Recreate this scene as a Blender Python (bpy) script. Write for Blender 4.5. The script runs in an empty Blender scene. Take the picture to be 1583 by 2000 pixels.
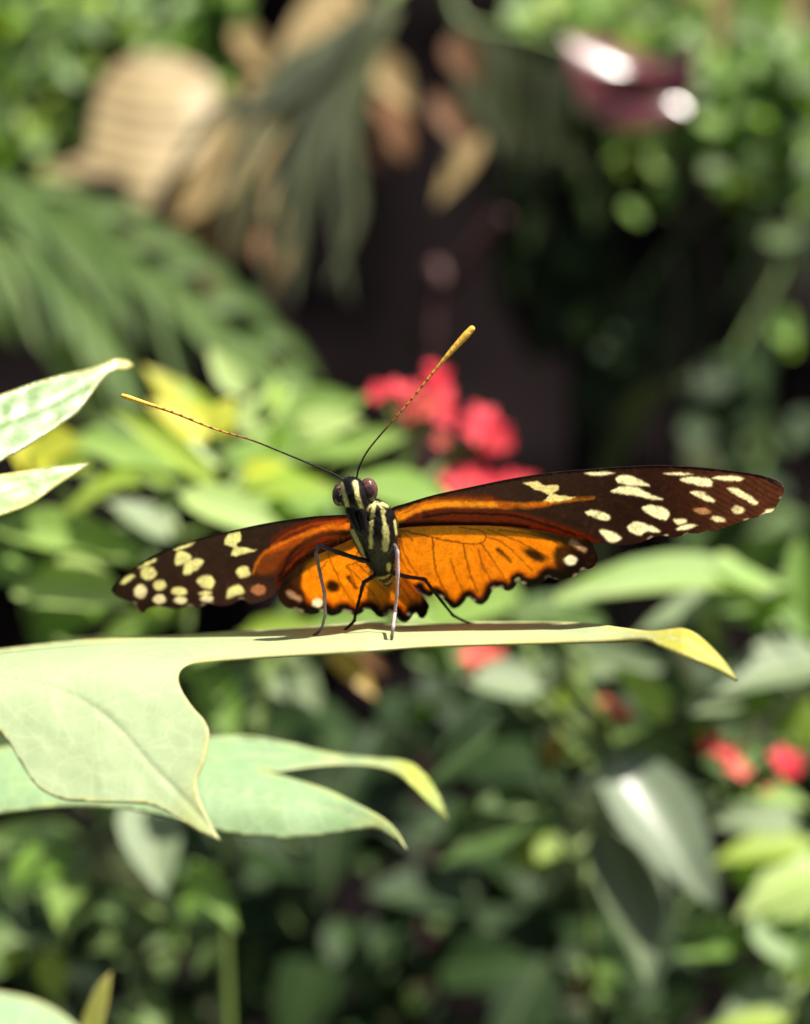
import bpy, math, random
import numpy as np
from mathutils import Vector, Matrix
from mathutils.geometry import delaunay_2d_cdt

random.seed(7)
scene = bpy.context.scene
col = scene.collection

# ------------------------------------------------------------------ camera
PITCH = math.radians(-4.0)
CAM = Vector((0.0, 0.0, 1.05))
K = 0.0647 / 200.0                      # metres per (metre of depth * photo pixel)
RT = Vector((1, 0, 0))
FW = Vector((0, math.cos(PITCH), math.sin(PITCH)))
UP = Vector((0, -math.sin(PITCH), math.cos(PITCH)))

cd = bpy.data.cameras.new("camera")
cam = bpy.data.objects.new("camera", cd)
col.objects.link(cam)
cam.location = CAM
cam.rotation_euler = (math.pi / 2 + PITCH, 0, 0)
cd.sensor_fit = 'VERTICAL'
cd.sensor_height = 24.0
cd.lens = 24.0 / (2000 * K)
cd.clip_start = 0.01
cd.clip_end = 500.0
cd.dof.use_dof = True
cd.dof.focus_distance = 0.2005
cd.dof.aperture_fstop = cd.lens / 5.0    # entrance pupil of about 5 mm
scene.camera = cam

# ------------------------------------------------------------------ light
SUN_EL = math.radians(60)
SUN_AZ = math.radians(112)               # from +Y towards +X: high, over the viewer's right shoulder
sun_dir = Vector((math.sin(SUN_AZ) * math.cos(SUN_EL), math.cos(SUN_AZ) * math.cos(SUN_EL), math.sin(SUN_EL)))
world = bpy.data.worlds.new("World")
scene.world = world
world.use_nodes = True
wn = world.node_tree.nodes
sky = wn.new("ShaderNodeTexSky")
sky.sky_type = 'NISHITA'
sky.sun_disc = False
sky.sun_elevation = SUN_EL
sky.sun_rotation = SUN_AZ
sky.dust_density = 3.0
wn["Background"].inputs["Strength"].default_value = 0.05
world.node_tree.links.new(sky.outputs[0], wn["Background"].inputs["Color"])
sl = bpy.data.lights.new("sun", 'SUN')
sl.energy = 5.0
sl.angle = math.radians(0.5)
sl.color = (1.0, 0.95, 0.84)
sun = bpy.data.objects.new("sun", sl)
col.objects.link(sun)
sun.rotation_euler = (-sun_dir).to_track_quat('-Z', 'Y').to_euler()
sun.location = (0, 0, 6)

scene.view_settings.view_transform = 'Standard'
scene.view_settings.look = 'None'
scene.view_settings.exposure = 1.32
scene.view_settings.gamma = 1.0
scene.cycles.use_denoising = True
scene.cycles.max_bounces = 8
scene.cycles.transmission_bounces = 6
scene.cycles.sample_clamp_indirect = 6.0


# ------------------------------------------------------------------ helpers
def W(px, py, d):
    """photo pixel + depth in millimetres -> world point"""
    d = d * 0.001
    return CAM + RT * ((px - 791.5) * K * d) + UP * ((1000 - py) * K * d) + FW * d


def Wn(X, Y, D):
    D = np.asarray(D, float) * 0.001
    x = (np.asarray(X) - 791.5) * K * D
    y = (1000 - np.asarray(Y)) * K * D
    out = np.zeros((len(D), 3))
    for i in range(3):
        out[:, i] = CAM[i] + RT[i] * x + UP[i] * y + FW[i] * D
    return out


def smooth(t, a=0.0, b=1.0):
    t = np.clip((np.asarray(t, float) - a) / (b - a), 0, 1)
    return t * t * (3 - 2 * t)


def catmull(P, n=8, closed=False):
    P = [np.array(p, float) for p in P]
    m = len(P)
    out = []
    rng = range(m if closed else m - 1)
    for i in rng:
        if closed:
            a, b, c, d = P[(i - 1) % m], P[i], P[(i + 1) % m], P[(i + 2) % m]
        else:
            a, b, c, d = P[max(i - 1, 0)], P[i], P[i + 1], P[min(i + 2, m - 1)]
        for k in range(n):
            t = k / n
            out.append(0.5 * ((2 * b) + (-a + c) * t + (2 * a - 5 * b + 4 * c - d) * t * t + (-a + 3 * b - 3 * c + d) * t ** 3))
    if not closed:
        out.append(P[-1])
    return np.array(out)


def seg_dist(X, Y, pts, closed=False):
    """distance to a polyline, and the parameter (0..1) along it"""
    pts = np.asarray(pts, float)
    if closed:
        pts = np.vstack([pts, pts[:1]])
    L = np.hypot(*(pts[1:] - pts[:-1]).T)
    cum = np.concatenate([[0], np.cumsum(L)])
    best = np.full(X.shape, 1e9)
    par = np.zeros(X.shape)
    for i in range(len(pts) - 1):
        ax, ay = pts[i]
        bx, by = pts[i + 1]
        dx, dy = bx - ax, by - ay
        l2 = dx * dx + dy * dy + 1e-9
        t = np.clip(((X - ax) * dx + (Y - ay) * dy) / l2, 0, 1)
        d = np.hypot(X - ax - t * dx, Y - ay - t * dy)
        m = d < best
        best = np.where(m, d, best)
        par = np.where(m, (cum[i] + t * L[i]) / cum[-1], par)
    return best, par


def inside(X, Y, poly):
    poly = np.asarray(poly, float)
    c = np.zeros(X.shape, bool)
    j = len(poly) - 1
    for i in range(len(poly)):
        xi, yi = poly[i]
        xj, yj = poly[j]
        if yi != yj:
            c ^= ((yi > Y) != (yj > Y)) & (X < (xj - xi) * (Y - yi) / (yj - yi) + xi)
        j = i
    return c


def m_poly(X, Y, poly, soft=2.0, n=4):
    poly = catmull(poly, n, True)
    d, _ = seg_dist(X, Y, poly, True)
    sd = np.where(inside(X, Y, poly), -d, d)
    return 1 - smooth(sd, -soft, soft)


def m_line(X, Y, pts, w0, w1=None, soft=1.2):
    d, t = seg_dist(X, Y, catmull(pts, 6))
    w = w0 if w1 is None else w0 + (w1 - w0) * t
    return 1 - np.clip((d - (w / 2 - soft)) / (2 * soft), 0, 1)


def m_ell(X, Y, cx, cy, rx, ry, rot=0, soft=0.25):
    c, s = math.cos(rot), math.sin(rot)
    u = ((X - cx) * c + (Y - cy) * s) / rx
    v = (-(X - cx) * s + (Y - cy) * c) / ry
    return 1 - smooth(np.hypot(u, v), 1 - soft, 1 + soft)


def hash2(ix, iy):
    n = np.sin(ix * 127.1 + iy * 311.7) * 43758.5453
    return n - np.floor(n)


def vnoise(X, Y, s):
    x, y = X / s, Y / s
    ix, iy = np.floor(x), np.floor(y)
    fx, fy = x - ix, y - iy
    fx, fy = fx * fx * (3 - 2 * fx), fy * fy * (3 - 2 * fy)
    a = hash2(ix, iy) * (1 - fx) + hash2(ix + 1, iy) * fx
    b = hash2(ix, iy + 1) * (1 - fx) + hash2(ix + 1, iy + 1) * fx
    return a * (1 - fy) + b * fy


def blend(C, m, rgb):
    m = m[:, None]
    return C * (1 - m) + np.array(rgb, float)[None, :] * m


def set_color(me, C):
    a = me.color_attributes.new("pattern", 'FLOAT_COLOR', 'POINT')
    buf = np.ones((len(me.vertices), 4), np.float32)
    buf[:, :3] = np.clip(C, 0, 1)
    a.data.foreach_set("color", buf.ravel())


def mesh_obj(name, verts, faces, mat, parent=None, smooth_=True, C=None):
    me = bpy.data.meshes.new(name)
    me.from_pydata([tuple(map(float, v)) for v in verts], [], faces)
    if smooth_:
        me.polygons.foreach_set("use_smooth", [True] * len(me.polygons))
    if C is not None:
        set_color(me, C)
    if mat is not None:
        me.materials.append(mat)
    me.update()
    o = bpy.data.objects.new(name, me)
    col.objects.link(o)
    if parent is not None:
        attach(o, parent)
    return o


def origin(o):
    p = Vector(o.get("_org", (0, 0, 0)))
    return p


def attach(o, parent):
    """parent o (built in world coordinates) under parent, kept in place. Only roots are translated."""
    o.parent = parent
    r = parent
    while r.parent is not None:
        r = r.parent
    if parent.parent is None:
        o.matrix_parent_inverse = Matrix.Translation(-parent.location)


def thing(name, label, cat, loc, group=None):
    o = bpy.data.objects.new(name, None)
    col.objects.link(o)
    o.location = loc
    o.empty_display_size = 0.02
    o["label"] = label
    o["category"] = cat
    if group:
        o["group"] = group
    return o


def tube_data(pts, radii, sides=8, flat=None):
    """pts: list of world Vectors, radii per point; closed tube"""
    pts = [Vector(p) for p in pts]
    n = len(pts)
    V, F = [], []
    ref = Vector((0.31, 0.45, 0.83)).normalized()
    prev = None
    for i in range(n):
        t = (pts[min(i + 1, n - 1)] - pts[max(i - 1, 0)])
        if t.length < 1e-12:
            t = Vector((0, 0, 1))
        t.normalize()
        if prev is None:
            a = t.cross(ref)
            if a.length < 1e-3:
                a = t.cross(Vector((1, 0, 0)))
        else:
            a = prev - t * prev.dot(t)
        a.normalize()
        prev = a
        b = t.cross(a)
        for k in range(sides):
            ang = 2 * math.pi * k / sides
            V.append(pts[i] + (a * math.cos(ang) + b * math.sin(ang)) * radii[i])
    for i in range(n - 1):
        for k in range(sides):
            k2 = (k + 1) % sides
            F.append((i * sides + k, i * sides + k2, (i + 1) * sides + k2, (i + 1) * sides + k))
    V.append(pts[0]); V.append(pts[-1])
    a0, a1 = n * sides, n * sides + 1
    for k in range(sides):
        k2 = (k + 1) % sides
        F.append((a0, k2, k))
        F.append((a1, (n - 1) * sides + k, (n - 1) * sides + k2))
    return V, F


def join_data(parts):
    V, F = [], []
    for v, f in parts:
        b = len(V)
        V += list(v)
        F += [tuple(i + b for i in q) for q in f]
    return V, F


def sheet(outline, spacing):
    """triangulate a photo-pixel outline with interior points on a jittered grid; returns X, Y, faces, outline"""
    outline = np.asarray(outline, float)
    x0, y0 = outline.min(0)
    x1, y1 = outline.max(0)
    gx, gy = np.meshgrid(np.arange(x0, x1, spacing), np.arange(y0, y1, spacing))
    gx[1::2] += spacing / 2
    gx, gy = gx.ravel(), gy.ravel()
    k = inside(gx, gy, outline)
    gx, gy = gx[k], gy[k]
    d, _ = seg_dist(gx, gy, outline, True)
    k = d > spacing * 0.55
    gx, gy = gx[k], gy[k]
    pts = [Vector((a, b)) for a, b in outline] + [Vector((a, b)) for a, b in zip(gx, gy)]
    n = len(outline)
    vo, eo, fo, *_ = delaunay_2d_cdt(pts, [], [list(range(n))], 1, 1e-6)
    X = np.array([v[0] for v in vo])
    Y = np.array([v[1] for v in vo])
    return X, Y, [tuple(f) for f in fo]


# ------------------------------------------------------------------ materials
def new_mat(name):
    m = bpy.data.materials.new(name)
    m.use_nodes = True
    nt = m.node_tree
    for n in list(nt.nodes):
        nt.nodes.remove(n)
    out = nt.nodes.new("ShaderNodeOutputMaterial")
    return m, nt, out


def N(nt, typ, **kw):
    n = nt.nodes.new(typ)
    for k, v in kw.items():
        if k.startswith("i_"):
            n.inputs[k[2:].replace("_", " ")].default_value = v
        else:
            setattr(n, k, v)
    return n


def mix_rgb(nt, fac, a, b, mode='MIX'):
    n = nt.nodes.new("ShaderNodeMix")
    n.data_type = 'RGBA'
    n.blend_type = mode
    for s, v in ((n.inputs[0], fac), (n.inputs[6], a), (n.inputs[7], b)):
        if hasattr(v, "links"):
            nt.links.new(v, s)
        elif isinstance(v, (int, float)):
            s.default_value = v
        else:
            s.default_value = (*v, 1.0) if len(v) == 3 else v
    return n.outputs[2]


def thin_surface(nt, out, color, trans=0.4, rough=0.4, spec=0.5, tgain=(1.15, 1.2, 0.6), bump=None):
    """leaf or wing: reflecting front, light coming through from behind"""
    p = N(nt, "ShaderNodeBsdfPrincipled")
    p.inputs["Roughness"].default_value = rough
    p.inputs["Specular IOR Level"].default_value = spec
    nt.links.new(color, p.inputs["Base Color"])
    t = N(nt, "ShaderNodeBsdfTranslucent")
    tc = mix_rgb(nt, 1.0, color, tgain, 'MULTIPLY')
    nt.links.new(tc, t.inputs["Color"])
    if bump is not None:
        nt.links.new(bump, p.inputs["Normal"])
    mx = N(nt, "ShaderNodeMixShader")
    mx.inputs[0].default_value = trans
    nt.links.new(p.outputs[0], mx.inputs[1])
    nt.links.new(t.outputs[0], mx.inputs[2])
    nt.links.new(mx.outputs[0], out.inputs[0])


def leaf_mat(name, rgb, rgb2=None, trans=0.4, rough=0.42, spec=0.5, rib=(0.35, 0.4, 0.2), vein=0.25, tgain=(1.2, 1.25, 0.5)):
    m, nt, out = new_mat(name)
    rgb2 = rgb2 or tuple(c * 0.6 for c in rgb)
    oi = N(nt, "ShaderNodeObjectInfo")
    tc = N(nt, "ShaderNodeTexCoord")
    no = N(nt, "ShaderNodeTexNoise", i_Scale=3.0, i_Detail=3.0)
    add = N(nt, "ShaderNodeVectorMath", operation='ADD')
    nt.links.new(tc.outputs["Object"], add.inputs[0])
    cmb = N(nt, "ShaderNodeCombineXYZ")
    mul = N(nt, "ShaderNodeMath", operation='MULTIPLY')
    mul.inputs[1].default_value = 40.0
    nt.links.new(oi.outputs["Random"], mul.inputs[0])
    nt.links.new(mul.outputs[0], cmb.inputs[0])
    nt.links.new(cmb.outputs[0], add.inputs[1])
    nt.links.new(add.outputs[0], no.inputs["Vector"])
    av = N(nt, "ShaderNodeMath", operation='MULTIPLY_ADD')
    nt.links.new(no.outputs["Fac"], av.inputs[0])
    av.inputs[1].default_value = 0.9
    m2 = N(nt, "ShaderNodeMath", operation='MULTIPLY_ADD')
    nt.links.new(oi.outputs["Random"], m2.inputs[0])
    m2.inputs[1].default_value = 0.7
    m2.inputs[2].default_value = -0.35
    nt.links.new(m2.outputs[0], av.inputs[2])
    av.use_clamp = True
    c = mix_rgb(nt, av.outputs[0], rgb, rgb2)
    # midrib and side veins, from the leaf's own coordinates (x across, y along)
    sx = N(nt, "ShaderNodeSeparateXYZ")
    nt.links.new(tc.outputs["Object"], sx.inputs[0])
    ab = N(nt, "ShaderNodeMath", operation='ABSOLUTE')
    nt.links.new(sx.outputs[0], ab.inputs[0])
    mr = N(nt, "ShaderNodeMapRange")
    mr.inputs["From Min"].default_value = 0.012
    mr.inputs["From Max"].default_value = 0.045
    mr.inputs["To Min"].default_value = 0.6
    mr.inputs["To Max"].default_value = 0.0
    nt.links.new(ab.outputs[0], mr.inputs[0])
    c = mix_rgb(nt, mr.outputs[0], c, rib)
    w = N(nt, "ShaderNodeMath", operation='MULTIPLY_ADD')
    nt.links.new(sx.outputs[1], w.inputs[0])
    w.inputs[1].default_value = 60.0
    w2 = N(nt, "ShaderNodeMath", operation='MULTIPLY')
    nt.links.new(ab.outputs[0], w2.inputs[0])
    w2.inputs[1].default_value = -40.0
    nt.links.new(w2.outputs[0], w.inputs[2])
    sn = N(nt, "ShaderNodeMath", operation='SINE')
    nt.links.new(w.outputs[0], sn.inputs[0])
    mr2 = N(nt, "ShaderNodeMapRange")
    mr2.inputs["From Min"].default_value = 0.8
    mr2.inputs["From Max"].default_value = 1.0
    mr2.inputs["To Max"].default_value = vein
    nt.links.new(sn.outputs[0], mr2.inputs[0])
    c = mix_rgb(nt, mr2.outputs[0], c, rib)
    thin_surface(nt, out, c, trans, rough, spec, tgain)
    return m


def plain_mat(name, rgb, rgb2=None, rough=0.6, scale=40.0, spec=0.4, bump=0.0):
    m, nt, out = new_mat(name)
    tc = N(nt, "ShaderNodeTexCoord")
    no = N(nt, "ShaderNodeTexNoise", i_Scale=scale, i_Detail=6.0)
    nt.links.new(tc.outputs["Object"], no.inputs["Vector"])
    c = mix_rgb(nt, no.outputs["Fac"], rgb, rgb2 or tuple(v * 0.5 for v in rgb))
    p = N(nt, "ShaderNodeBsdfPrincipled")
    nt.links.new(c, p.inputs["Base Color"])
    p.inputs["Roughness"].default_value = rough
    p.inputs["Specular IOR Level"].default_value = spec
    if bump:
        b = N(nt, "ShaderNodeBump")
        b.inputs["Strength"].default_value = bump
        nt.links.new(no.outputs["Fac"], b.inputs["Height"])
        nt.links.new(b.outputs[0], p.inputs["Normal"])
    nt.links.new(p.outputs[0], out.inputs[0])
    return m


def painted_mat(name, kind):
    """pigment stored per vertex ("pattern"), fine grain from noise"""
    m, nt, out = new_mat(name)
    at = N(nt, "ShaderNodeVertexColor", layer_name="pattern")
    tc = N(nt, "ShaderNodeTexCoord")
    no = N(nt, "ShaderNodeTexNoise", i_Detail=4.0)
    nt.links.new(tc.outputs["Object"], no.inputs["Vector"])
    bm = N(nt, "ShaderNodeBump")
    if kind == 'wing':
        no.inputs["Scale"].default_value = 3500.0
        mr = N(nt, "ShaderNodeMapRange")
        mr.inputs["To Min"].default_value = 0.72
        mr.inputs["To Max"].default_value = 1.28
        nt.links.new(no.outputs["Fac"], mr.inputs[0])
        c = mix_rgb(nt, 1.0, at.outputs[0], mr.outputs[0], 'MULTIPLY')
        bm.inputs["Strength"].default_value = 0.25
        bm.inputs["Distance"].default_value = 0.0001
        nt.links.new(no.outputs["Fac"], bm.inputs["Height"])
        thin_surface(nt, out, c, 0.68, 0.55, 0.35, (1.0, 1.0, 0.9), bm.outputs[0])
    elif kind in ('leaf', 'gleaf'):
        no.inputs["Scale"].default_value = 260.0
        mr = N(nt, "ShaderNodeMapRange")
        mr.inputs["To Min"].default_value = 0.94
        mr.inputs["To Max"].default_value = 1.06
        nt.links.new(no.outputs["Fac"], mr.inputs[0])
        c = mix_rgb(nt, 1.0, at.outputs[0], mr.outputs[0], 'MULTIPLY')
        for vs, vw, amt in ((330.0, 0.05, 0.20), (1000.0, 0.07, 0.13)):          # net of small veins
            vo = N(nt, "ShaderNodeTexVoronoi", feature='DISTANCE_TO_EDGE', i_Scale=vs)
            nt.links.new(tc.outputs["Object"], vo.inputs["Vector"])
            ve = N(nt, "ShaderNodeMapRange")
            ve.inputs["From Max"].default_value = vw
            ve.inputs["To Min"].default_value = amt
            ve.inputs["To Max"].default_value = 0.0
            nt.links.new(vo.outputs["Distance"], ve.inputs[0])
            c = mix_rgb(nt, ve.outputs[0], c, (0.62, 0.66, 0.42))
        sp = N(nt, "ShaderNodeTexNoise", i_Scale=1500.0, i_Detail=2.0)            # dust and pores
        nt.links.new(tc.outputs["Object"], sp.inputs["Vector"])
        sr = N(nt, "ShaderNodeMapRange")
        sr.inputs["From Min"].default_value = 0.66
        sr.inputs["From Max"].default_value = 0.74
        sr.inputs["To Max"].default_value = 0.35
        nt.links.new(sp.outputs["Fac"], sr.inputs[0])
        c = mix_rgb(nt, sr.outputs[0], c, (0.30, 0.30, 0.14))
        n2 = N(nt, "ShaderNodeTexNoise", i_Scale=420.0, i_Detail=5.0)
        nt.links.new(tc.outputs["Object"], n2.inputs["Vector"])
        bm.inputs["Strength"].default_value = 0.14
        bm.inputs["Distance"].default_value = 0.0003
        nt.links.new(n2.outputs["Fac"], bm.inputs["Height"])
        thin_surface(nt, out, c, 0.3, 0.46 if kind == 'leaf' else 0.4, 0.4 if kind == 'leaf' else 1.0, (1.2, 1.15, 0.5), bm.outputs[0])
    else:
        no.inputs["Scale"].default_value = 2600.0
        mr = N(nt, "ShaderNodeMapRange")
        mr.inputs["To Min"].default_value = 0.7
        mr.inputs["To Max"].default_value = 1.3
        nt.links.new(no.outputs["Fac"], mr.inputs[0])
        c = mix_rgb(nt, 1.0, at.outputs[0], mr.outputs[0], 'MULTIPLY')
        p = N(nt, "ShaderNodeBsdfPrincipled")
        nt.links.new(c, p.inputs["Base Color"])
        p.inputs["Roughness"].default_value = {'body': 0.34, 'eye': 0.12}.get(kind, 0.42)
        p.inputs["Specular IOR Level"].default_value = 0.5 if kind == 'eye' else 0.16
        bm.inputs["Strength"].default_value = 0.5
        bm.inputs["Distance"].default_value = 0.0002
        nt.links.new(no.outputs["Fac"], bm.inputs["Height"])
        nt.links.new(bm.outputs[0], p.inputs["Normal"])
        nt.links.new(p.outputs[0], out.inputs[0])
    return m


M = {}
M['soil'] = plain_mat("soil", (0.035, 0.026, 0.018), (0.012, 0.009, 0.007), 0.95, 9.0, 0.2, 0.6)
M['backdrop'] = plain_mat("shade_dark_backdrop", (0.010, 0.0065, 0.007), (0.004, 0.0026, 0.003), 0.97, 3.0, 0.05, 0.8)  # near-black colour carries the deep shade behind the plants
M['stem'] = plain_mat("green_stem", (0.13, 0.19, 0.04), (0.08, 0.12, 0.03), 0.5, 60)
M['bark'] = plain_mat("bark", (0.014, 0.009, 0.009), (0.006, 0.004, 0.004), 0.95, 30, 0.1, 0.5)
M['pinkstem'] = plain_mat("reddish_stem", (0.09, 0.035, 0.035), (0.05, 0.02, 0.02), 0.7, 30)
M['cane'] = plain_mat("cane", (0.55, 0.40, 0.20), (0.42, 0.29, 0.14), 0.5, 20)
M['yellow'] = leaf_mat("young_yellow_leaf", (0.66, 0.60, 0.04), (0.48, 0.53, 0.05), 0.52, 0.5, 0.3)
M['lime'] = leaf_mat("lime_leaf", (0.34, 0.46, 0.05), (0.23, 0.37, 0.04), 0.52, 0.5, 0.3)
M['light'] = leaf_mat("light_green_leaf", (0.27, 0.41, 0.09), (0.17, 0.30, 0.06), 0.46, 0.5, 0.3)
M['pale'] = leaf_mat("pale_green_leaf", (0.42, 0.54, 0.18), (0.31, 0.44, 0.13), 0.42, 0.45, 0.4)
M['mid'] = leaf_mat("mid_green_leaf", (0.10, 0.17, 0.04), (0.05, 0.10, 0.025), 0.4, 0.55, 0.25)
M['bright'] = leaf_mat("bright_green_leaf", (0.17, 0.32, 0.03), (0.10, 0.22, 0.02), 0.48, 0.5)
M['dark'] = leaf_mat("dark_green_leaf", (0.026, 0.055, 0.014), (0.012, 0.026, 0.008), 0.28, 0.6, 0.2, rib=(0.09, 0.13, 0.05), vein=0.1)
M['grey'] = leaf_mat("grey_green_leaf", (0.20, 0.26, 0.14), (0.13, 0.18, 0.09), 0.3, 0.55, 0.3, rib=(0.3, 0.34, 0.22), vein=0.12)
M['gloss'] = leaf_mat("glossy_grey_leaf", (0.13, 0.17, 0.10), (0.09, 0.12, 0.07), 0.25, 0.34, 0.5, rib=(0.26, 0.3, 0.2), vein=0.1)
M['dull'] = leaf_mat("dull_green_leaf", (0.11, 0.15, 0.075), (0.07, 0.10, 0.05), 0.3, 0.55, 0.3, rib=(0.24, 0.27, 0.16), vein=0.12)
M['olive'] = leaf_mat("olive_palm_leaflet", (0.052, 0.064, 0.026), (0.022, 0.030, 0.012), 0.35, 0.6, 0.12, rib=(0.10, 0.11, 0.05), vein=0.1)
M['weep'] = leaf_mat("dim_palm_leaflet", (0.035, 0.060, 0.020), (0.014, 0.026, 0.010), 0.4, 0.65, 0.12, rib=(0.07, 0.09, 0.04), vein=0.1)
M['palm'] = leaf_mat("green_palm_leaflet", (0.17, 0.25, 0.075), (0.075, 0.14, 0.04), 0.45, 0.55, 0.2, rib=(0.15, 0.2, 0.08), vein=0.1)
M['tan'] = leaf_mat("dry_tan_leaf", (0.42, 0.31, 0.14), (0.28, 0.195, 0.08), 0.35, 0.65, 0.2, rib=(0.2, 0.13, 0.06), vein=0.5, tgain=(1.1, 0.95, 0.6))
M['rust'] = leaf_mat("dry_rust_leaf", (0.24, 0.115, 0.05), (0.13, 0.062, 0.028), 0.35, 0.65, 0.2, rib=(0.1, 0.06, 0.03), tgain=(1.1, 0.9, 0.6))
M['amber'] = leaf_mat("amber_leaf", (0.48, 0.27, 0.03), (0.36, 0.24, 0.04), 0.4, 0.5, tgain=(1.1, 1.0, 0.5))
M['red_leaf'] = leaf_mat("dark_red_leaf", (0.12, 0.020, 0.022), (0.06, 0.012, 0.016), 0.25, 0.2, 0.8, rib=(0.2, 0.06, 0.06), vein=0.05, tgain=(1.2, 0.6, 0.5))
M['petal'] = leaf_mat("red_petal", (0.80, 0.075, 0.10), (0.70, 0.045, 0.075), 0.45, 0.6, 0.2, rib=(0.8, 0.12, 0.14), vein=0.0, tgain=(1.15, 1.0, 1.0))
M['coral'] = leaf_mat("coral_petal", (0.82, 0.18, 0.14), (0.72, 0.12, 0.10), 0.45, 0.6, 0.2, rib=(0.8, 0.2, 0.16), vein=0.0, tgain=(1.15, 1.0, 0.9))
M['white_petal'] = plain_mat("white_petal", (0.75, 0.78, 0.7), (0.6, 0.64, 0.55), 0.5, 100)
M['wing'] = painted_mat("wing_scales", 'wing')
M['fleaf'] = painted_mat("lobed_leaf", 'leaf')
M['gleaf'] = painted_mat("glossy_leaf", 'gleaf')
M['body'] = painted_mat("butterfly_body", 'body')
M['eye'] = painted_mat("compound_eye", 'eye')
M['leg'] = painted_mat("butterfly_leg", 'leg')

# ------------------------------------------------------------------ setting
g = mesh_obj("ground", [(-150, -150, 0), (150, -150, 0), (150, 150, 0), (-150, 150, 0)], [(0, 1, 2, 3)], M['soil'])
g["kind"] = "structure"
g["label"] = "dark soil under the plants"

# added rock bank whose near-black colour stands in for deep shade
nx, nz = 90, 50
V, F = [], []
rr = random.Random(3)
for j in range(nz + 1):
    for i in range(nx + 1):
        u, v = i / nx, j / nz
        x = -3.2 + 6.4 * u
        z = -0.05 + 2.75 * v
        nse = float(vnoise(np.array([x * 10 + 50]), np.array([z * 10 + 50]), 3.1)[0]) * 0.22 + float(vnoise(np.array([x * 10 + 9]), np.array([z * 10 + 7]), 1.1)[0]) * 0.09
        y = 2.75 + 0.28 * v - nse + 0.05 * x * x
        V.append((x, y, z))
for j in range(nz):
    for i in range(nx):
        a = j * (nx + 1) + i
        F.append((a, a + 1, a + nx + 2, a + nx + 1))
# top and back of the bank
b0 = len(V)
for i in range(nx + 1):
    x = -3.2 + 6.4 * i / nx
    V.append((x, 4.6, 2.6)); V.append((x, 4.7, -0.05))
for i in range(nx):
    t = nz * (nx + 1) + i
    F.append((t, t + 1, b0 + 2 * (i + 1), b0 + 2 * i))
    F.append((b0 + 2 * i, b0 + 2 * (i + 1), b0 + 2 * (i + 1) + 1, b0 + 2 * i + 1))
bank = mesh_obj("shade_backdrop", V, F, M['backdrop'])
bank["label"] = "added near-black rock bank closing the bed behind all the plants"
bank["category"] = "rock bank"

# ------------------------------------------------------------------ leaf library
def unit_leaf(shape, droop=0.12, fold=0.25, bend=0.0, nl=6, nw=4, twist=0.0):
    V, F = [], []
    for i in range(nl + 1):
        y = i / nl
        if shape == 'ovate':
            w = (math.sin(math.pi * min(1, y ** 0.75)) ** 0.8) * (1 - 0.25 * y)
        elif shape == 'lance':
            w = math.sin(math.pi * y ** 0.85) ** 0.9
        elif shape == 'round':
            w = math.sin(math.pi * y) ** 0.55
        elif shape in ('flat', 'cup'):
            w = (math.sin(math.pi * min(1, y ** 0.8)) ** 0.7)
        else:  # strap
            w = min(1, y * 6 + 0.25) * (1 - y ** 3) ** 0.8
        if i == nl:
            w = 0.02
        if i == 0:
            w = max(w, 0.05)
        for k in range(nw + 1):
            s = -0.5 + k / nw
            x = s * w + bend * y * y
            cup = -0.55 * (s * w) ** 2 if shape == 'cup' else 0.0
            z = cup - droop * y * y + fold * abs(s) * w * 0.5 + twist * s * y
            V.append((x, y, z))
    for i in range(nl):
        for k in range(nw):
            a = i * (nw + 1) + k
            F.append((a, a + 1, a + nw + 2, a + nw + 1))
    return V, F


LEAF_MESH = {}


def leaf_mesh(shape, variant, mat):
    key = (shape, variant, mat)
    if key not in LEAF_MESH:
        r = random.Random(hash((shape, variant)) % 1000 if False else sum(map(ord, shape)) * 7 + variant)
        V, F = unit_leaf(shape, r.uniform(0.03, 0.2) if shape != 'cup' else 0.05, r.uniform(0.1, 0.4) if shape not in ('flat', 'cup') else 0.0, r.uniform(-0.12, 0.12), 6, 4, r.uniform(-0.08, 0.08))
        me = bpy.data.meshes.new("leaf_%s" % shape)
        me.from_pydata(V, [], F)
        me.polygons.foreach_set("use_smooth", [True] * len(me.polygons))
        me.materials.append(M[mat])
        LEAF_MESH[key] = me
    return LEAF_MESH[key]


ZUP = Vector((0, 0, 1))


def put_leaf(parent, b, t, w, mat, up=0.5, shape='ovate', name='leaf', rnd=random, foreshorten=True, nrm=None):
    """leaf from world point b to t, apparent width w (metres)"""
    ax = t - b
    L = ax.length
    ax = ax / L
    view = (CAM - (b + t) / 2).normalized()
    n = view * (1 - up) + ZUP * up + Vector((rnd.uniform(-.12, .12), rnd.uniform(-.12, .12), rnd.uniform(-.12, .12)))
    if nrm is not None:
        n = Vector(nrm)
    n = n - ax * n.dot(ax)
    if n.length < 1e-4:
        n = view - ax * view.dot(ax)
    n.normalize()
    s = ax.cross(n)
    if foreshorten:
        vp = view - ax * view.dot(ax)
        vp = vp.normalized() if vp.length > 1e-4 else n
        w = w / max(0.45, abs(n.dot(vp)))
    o = bpy.data.objects.new(name, leaf_mesh(shape, rnd.randrange(5), mat))
    col.objects.link(o)
    m = Matrix(((s.x * w, ax.x * L, n.x * L, b.x), (s.y * w, ax.y * L, n.y * L, b.y), (s.z * w, ax.z * L, n.z * L, b.z), (0, 0, 0, 1)))
    o.parent = parent
    loc = parent.location if parent.parent is None else Vector((0, 0, 0))
    o.matrix_basis = Matrix.Translation(-loc) @ m
    return o


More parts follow.
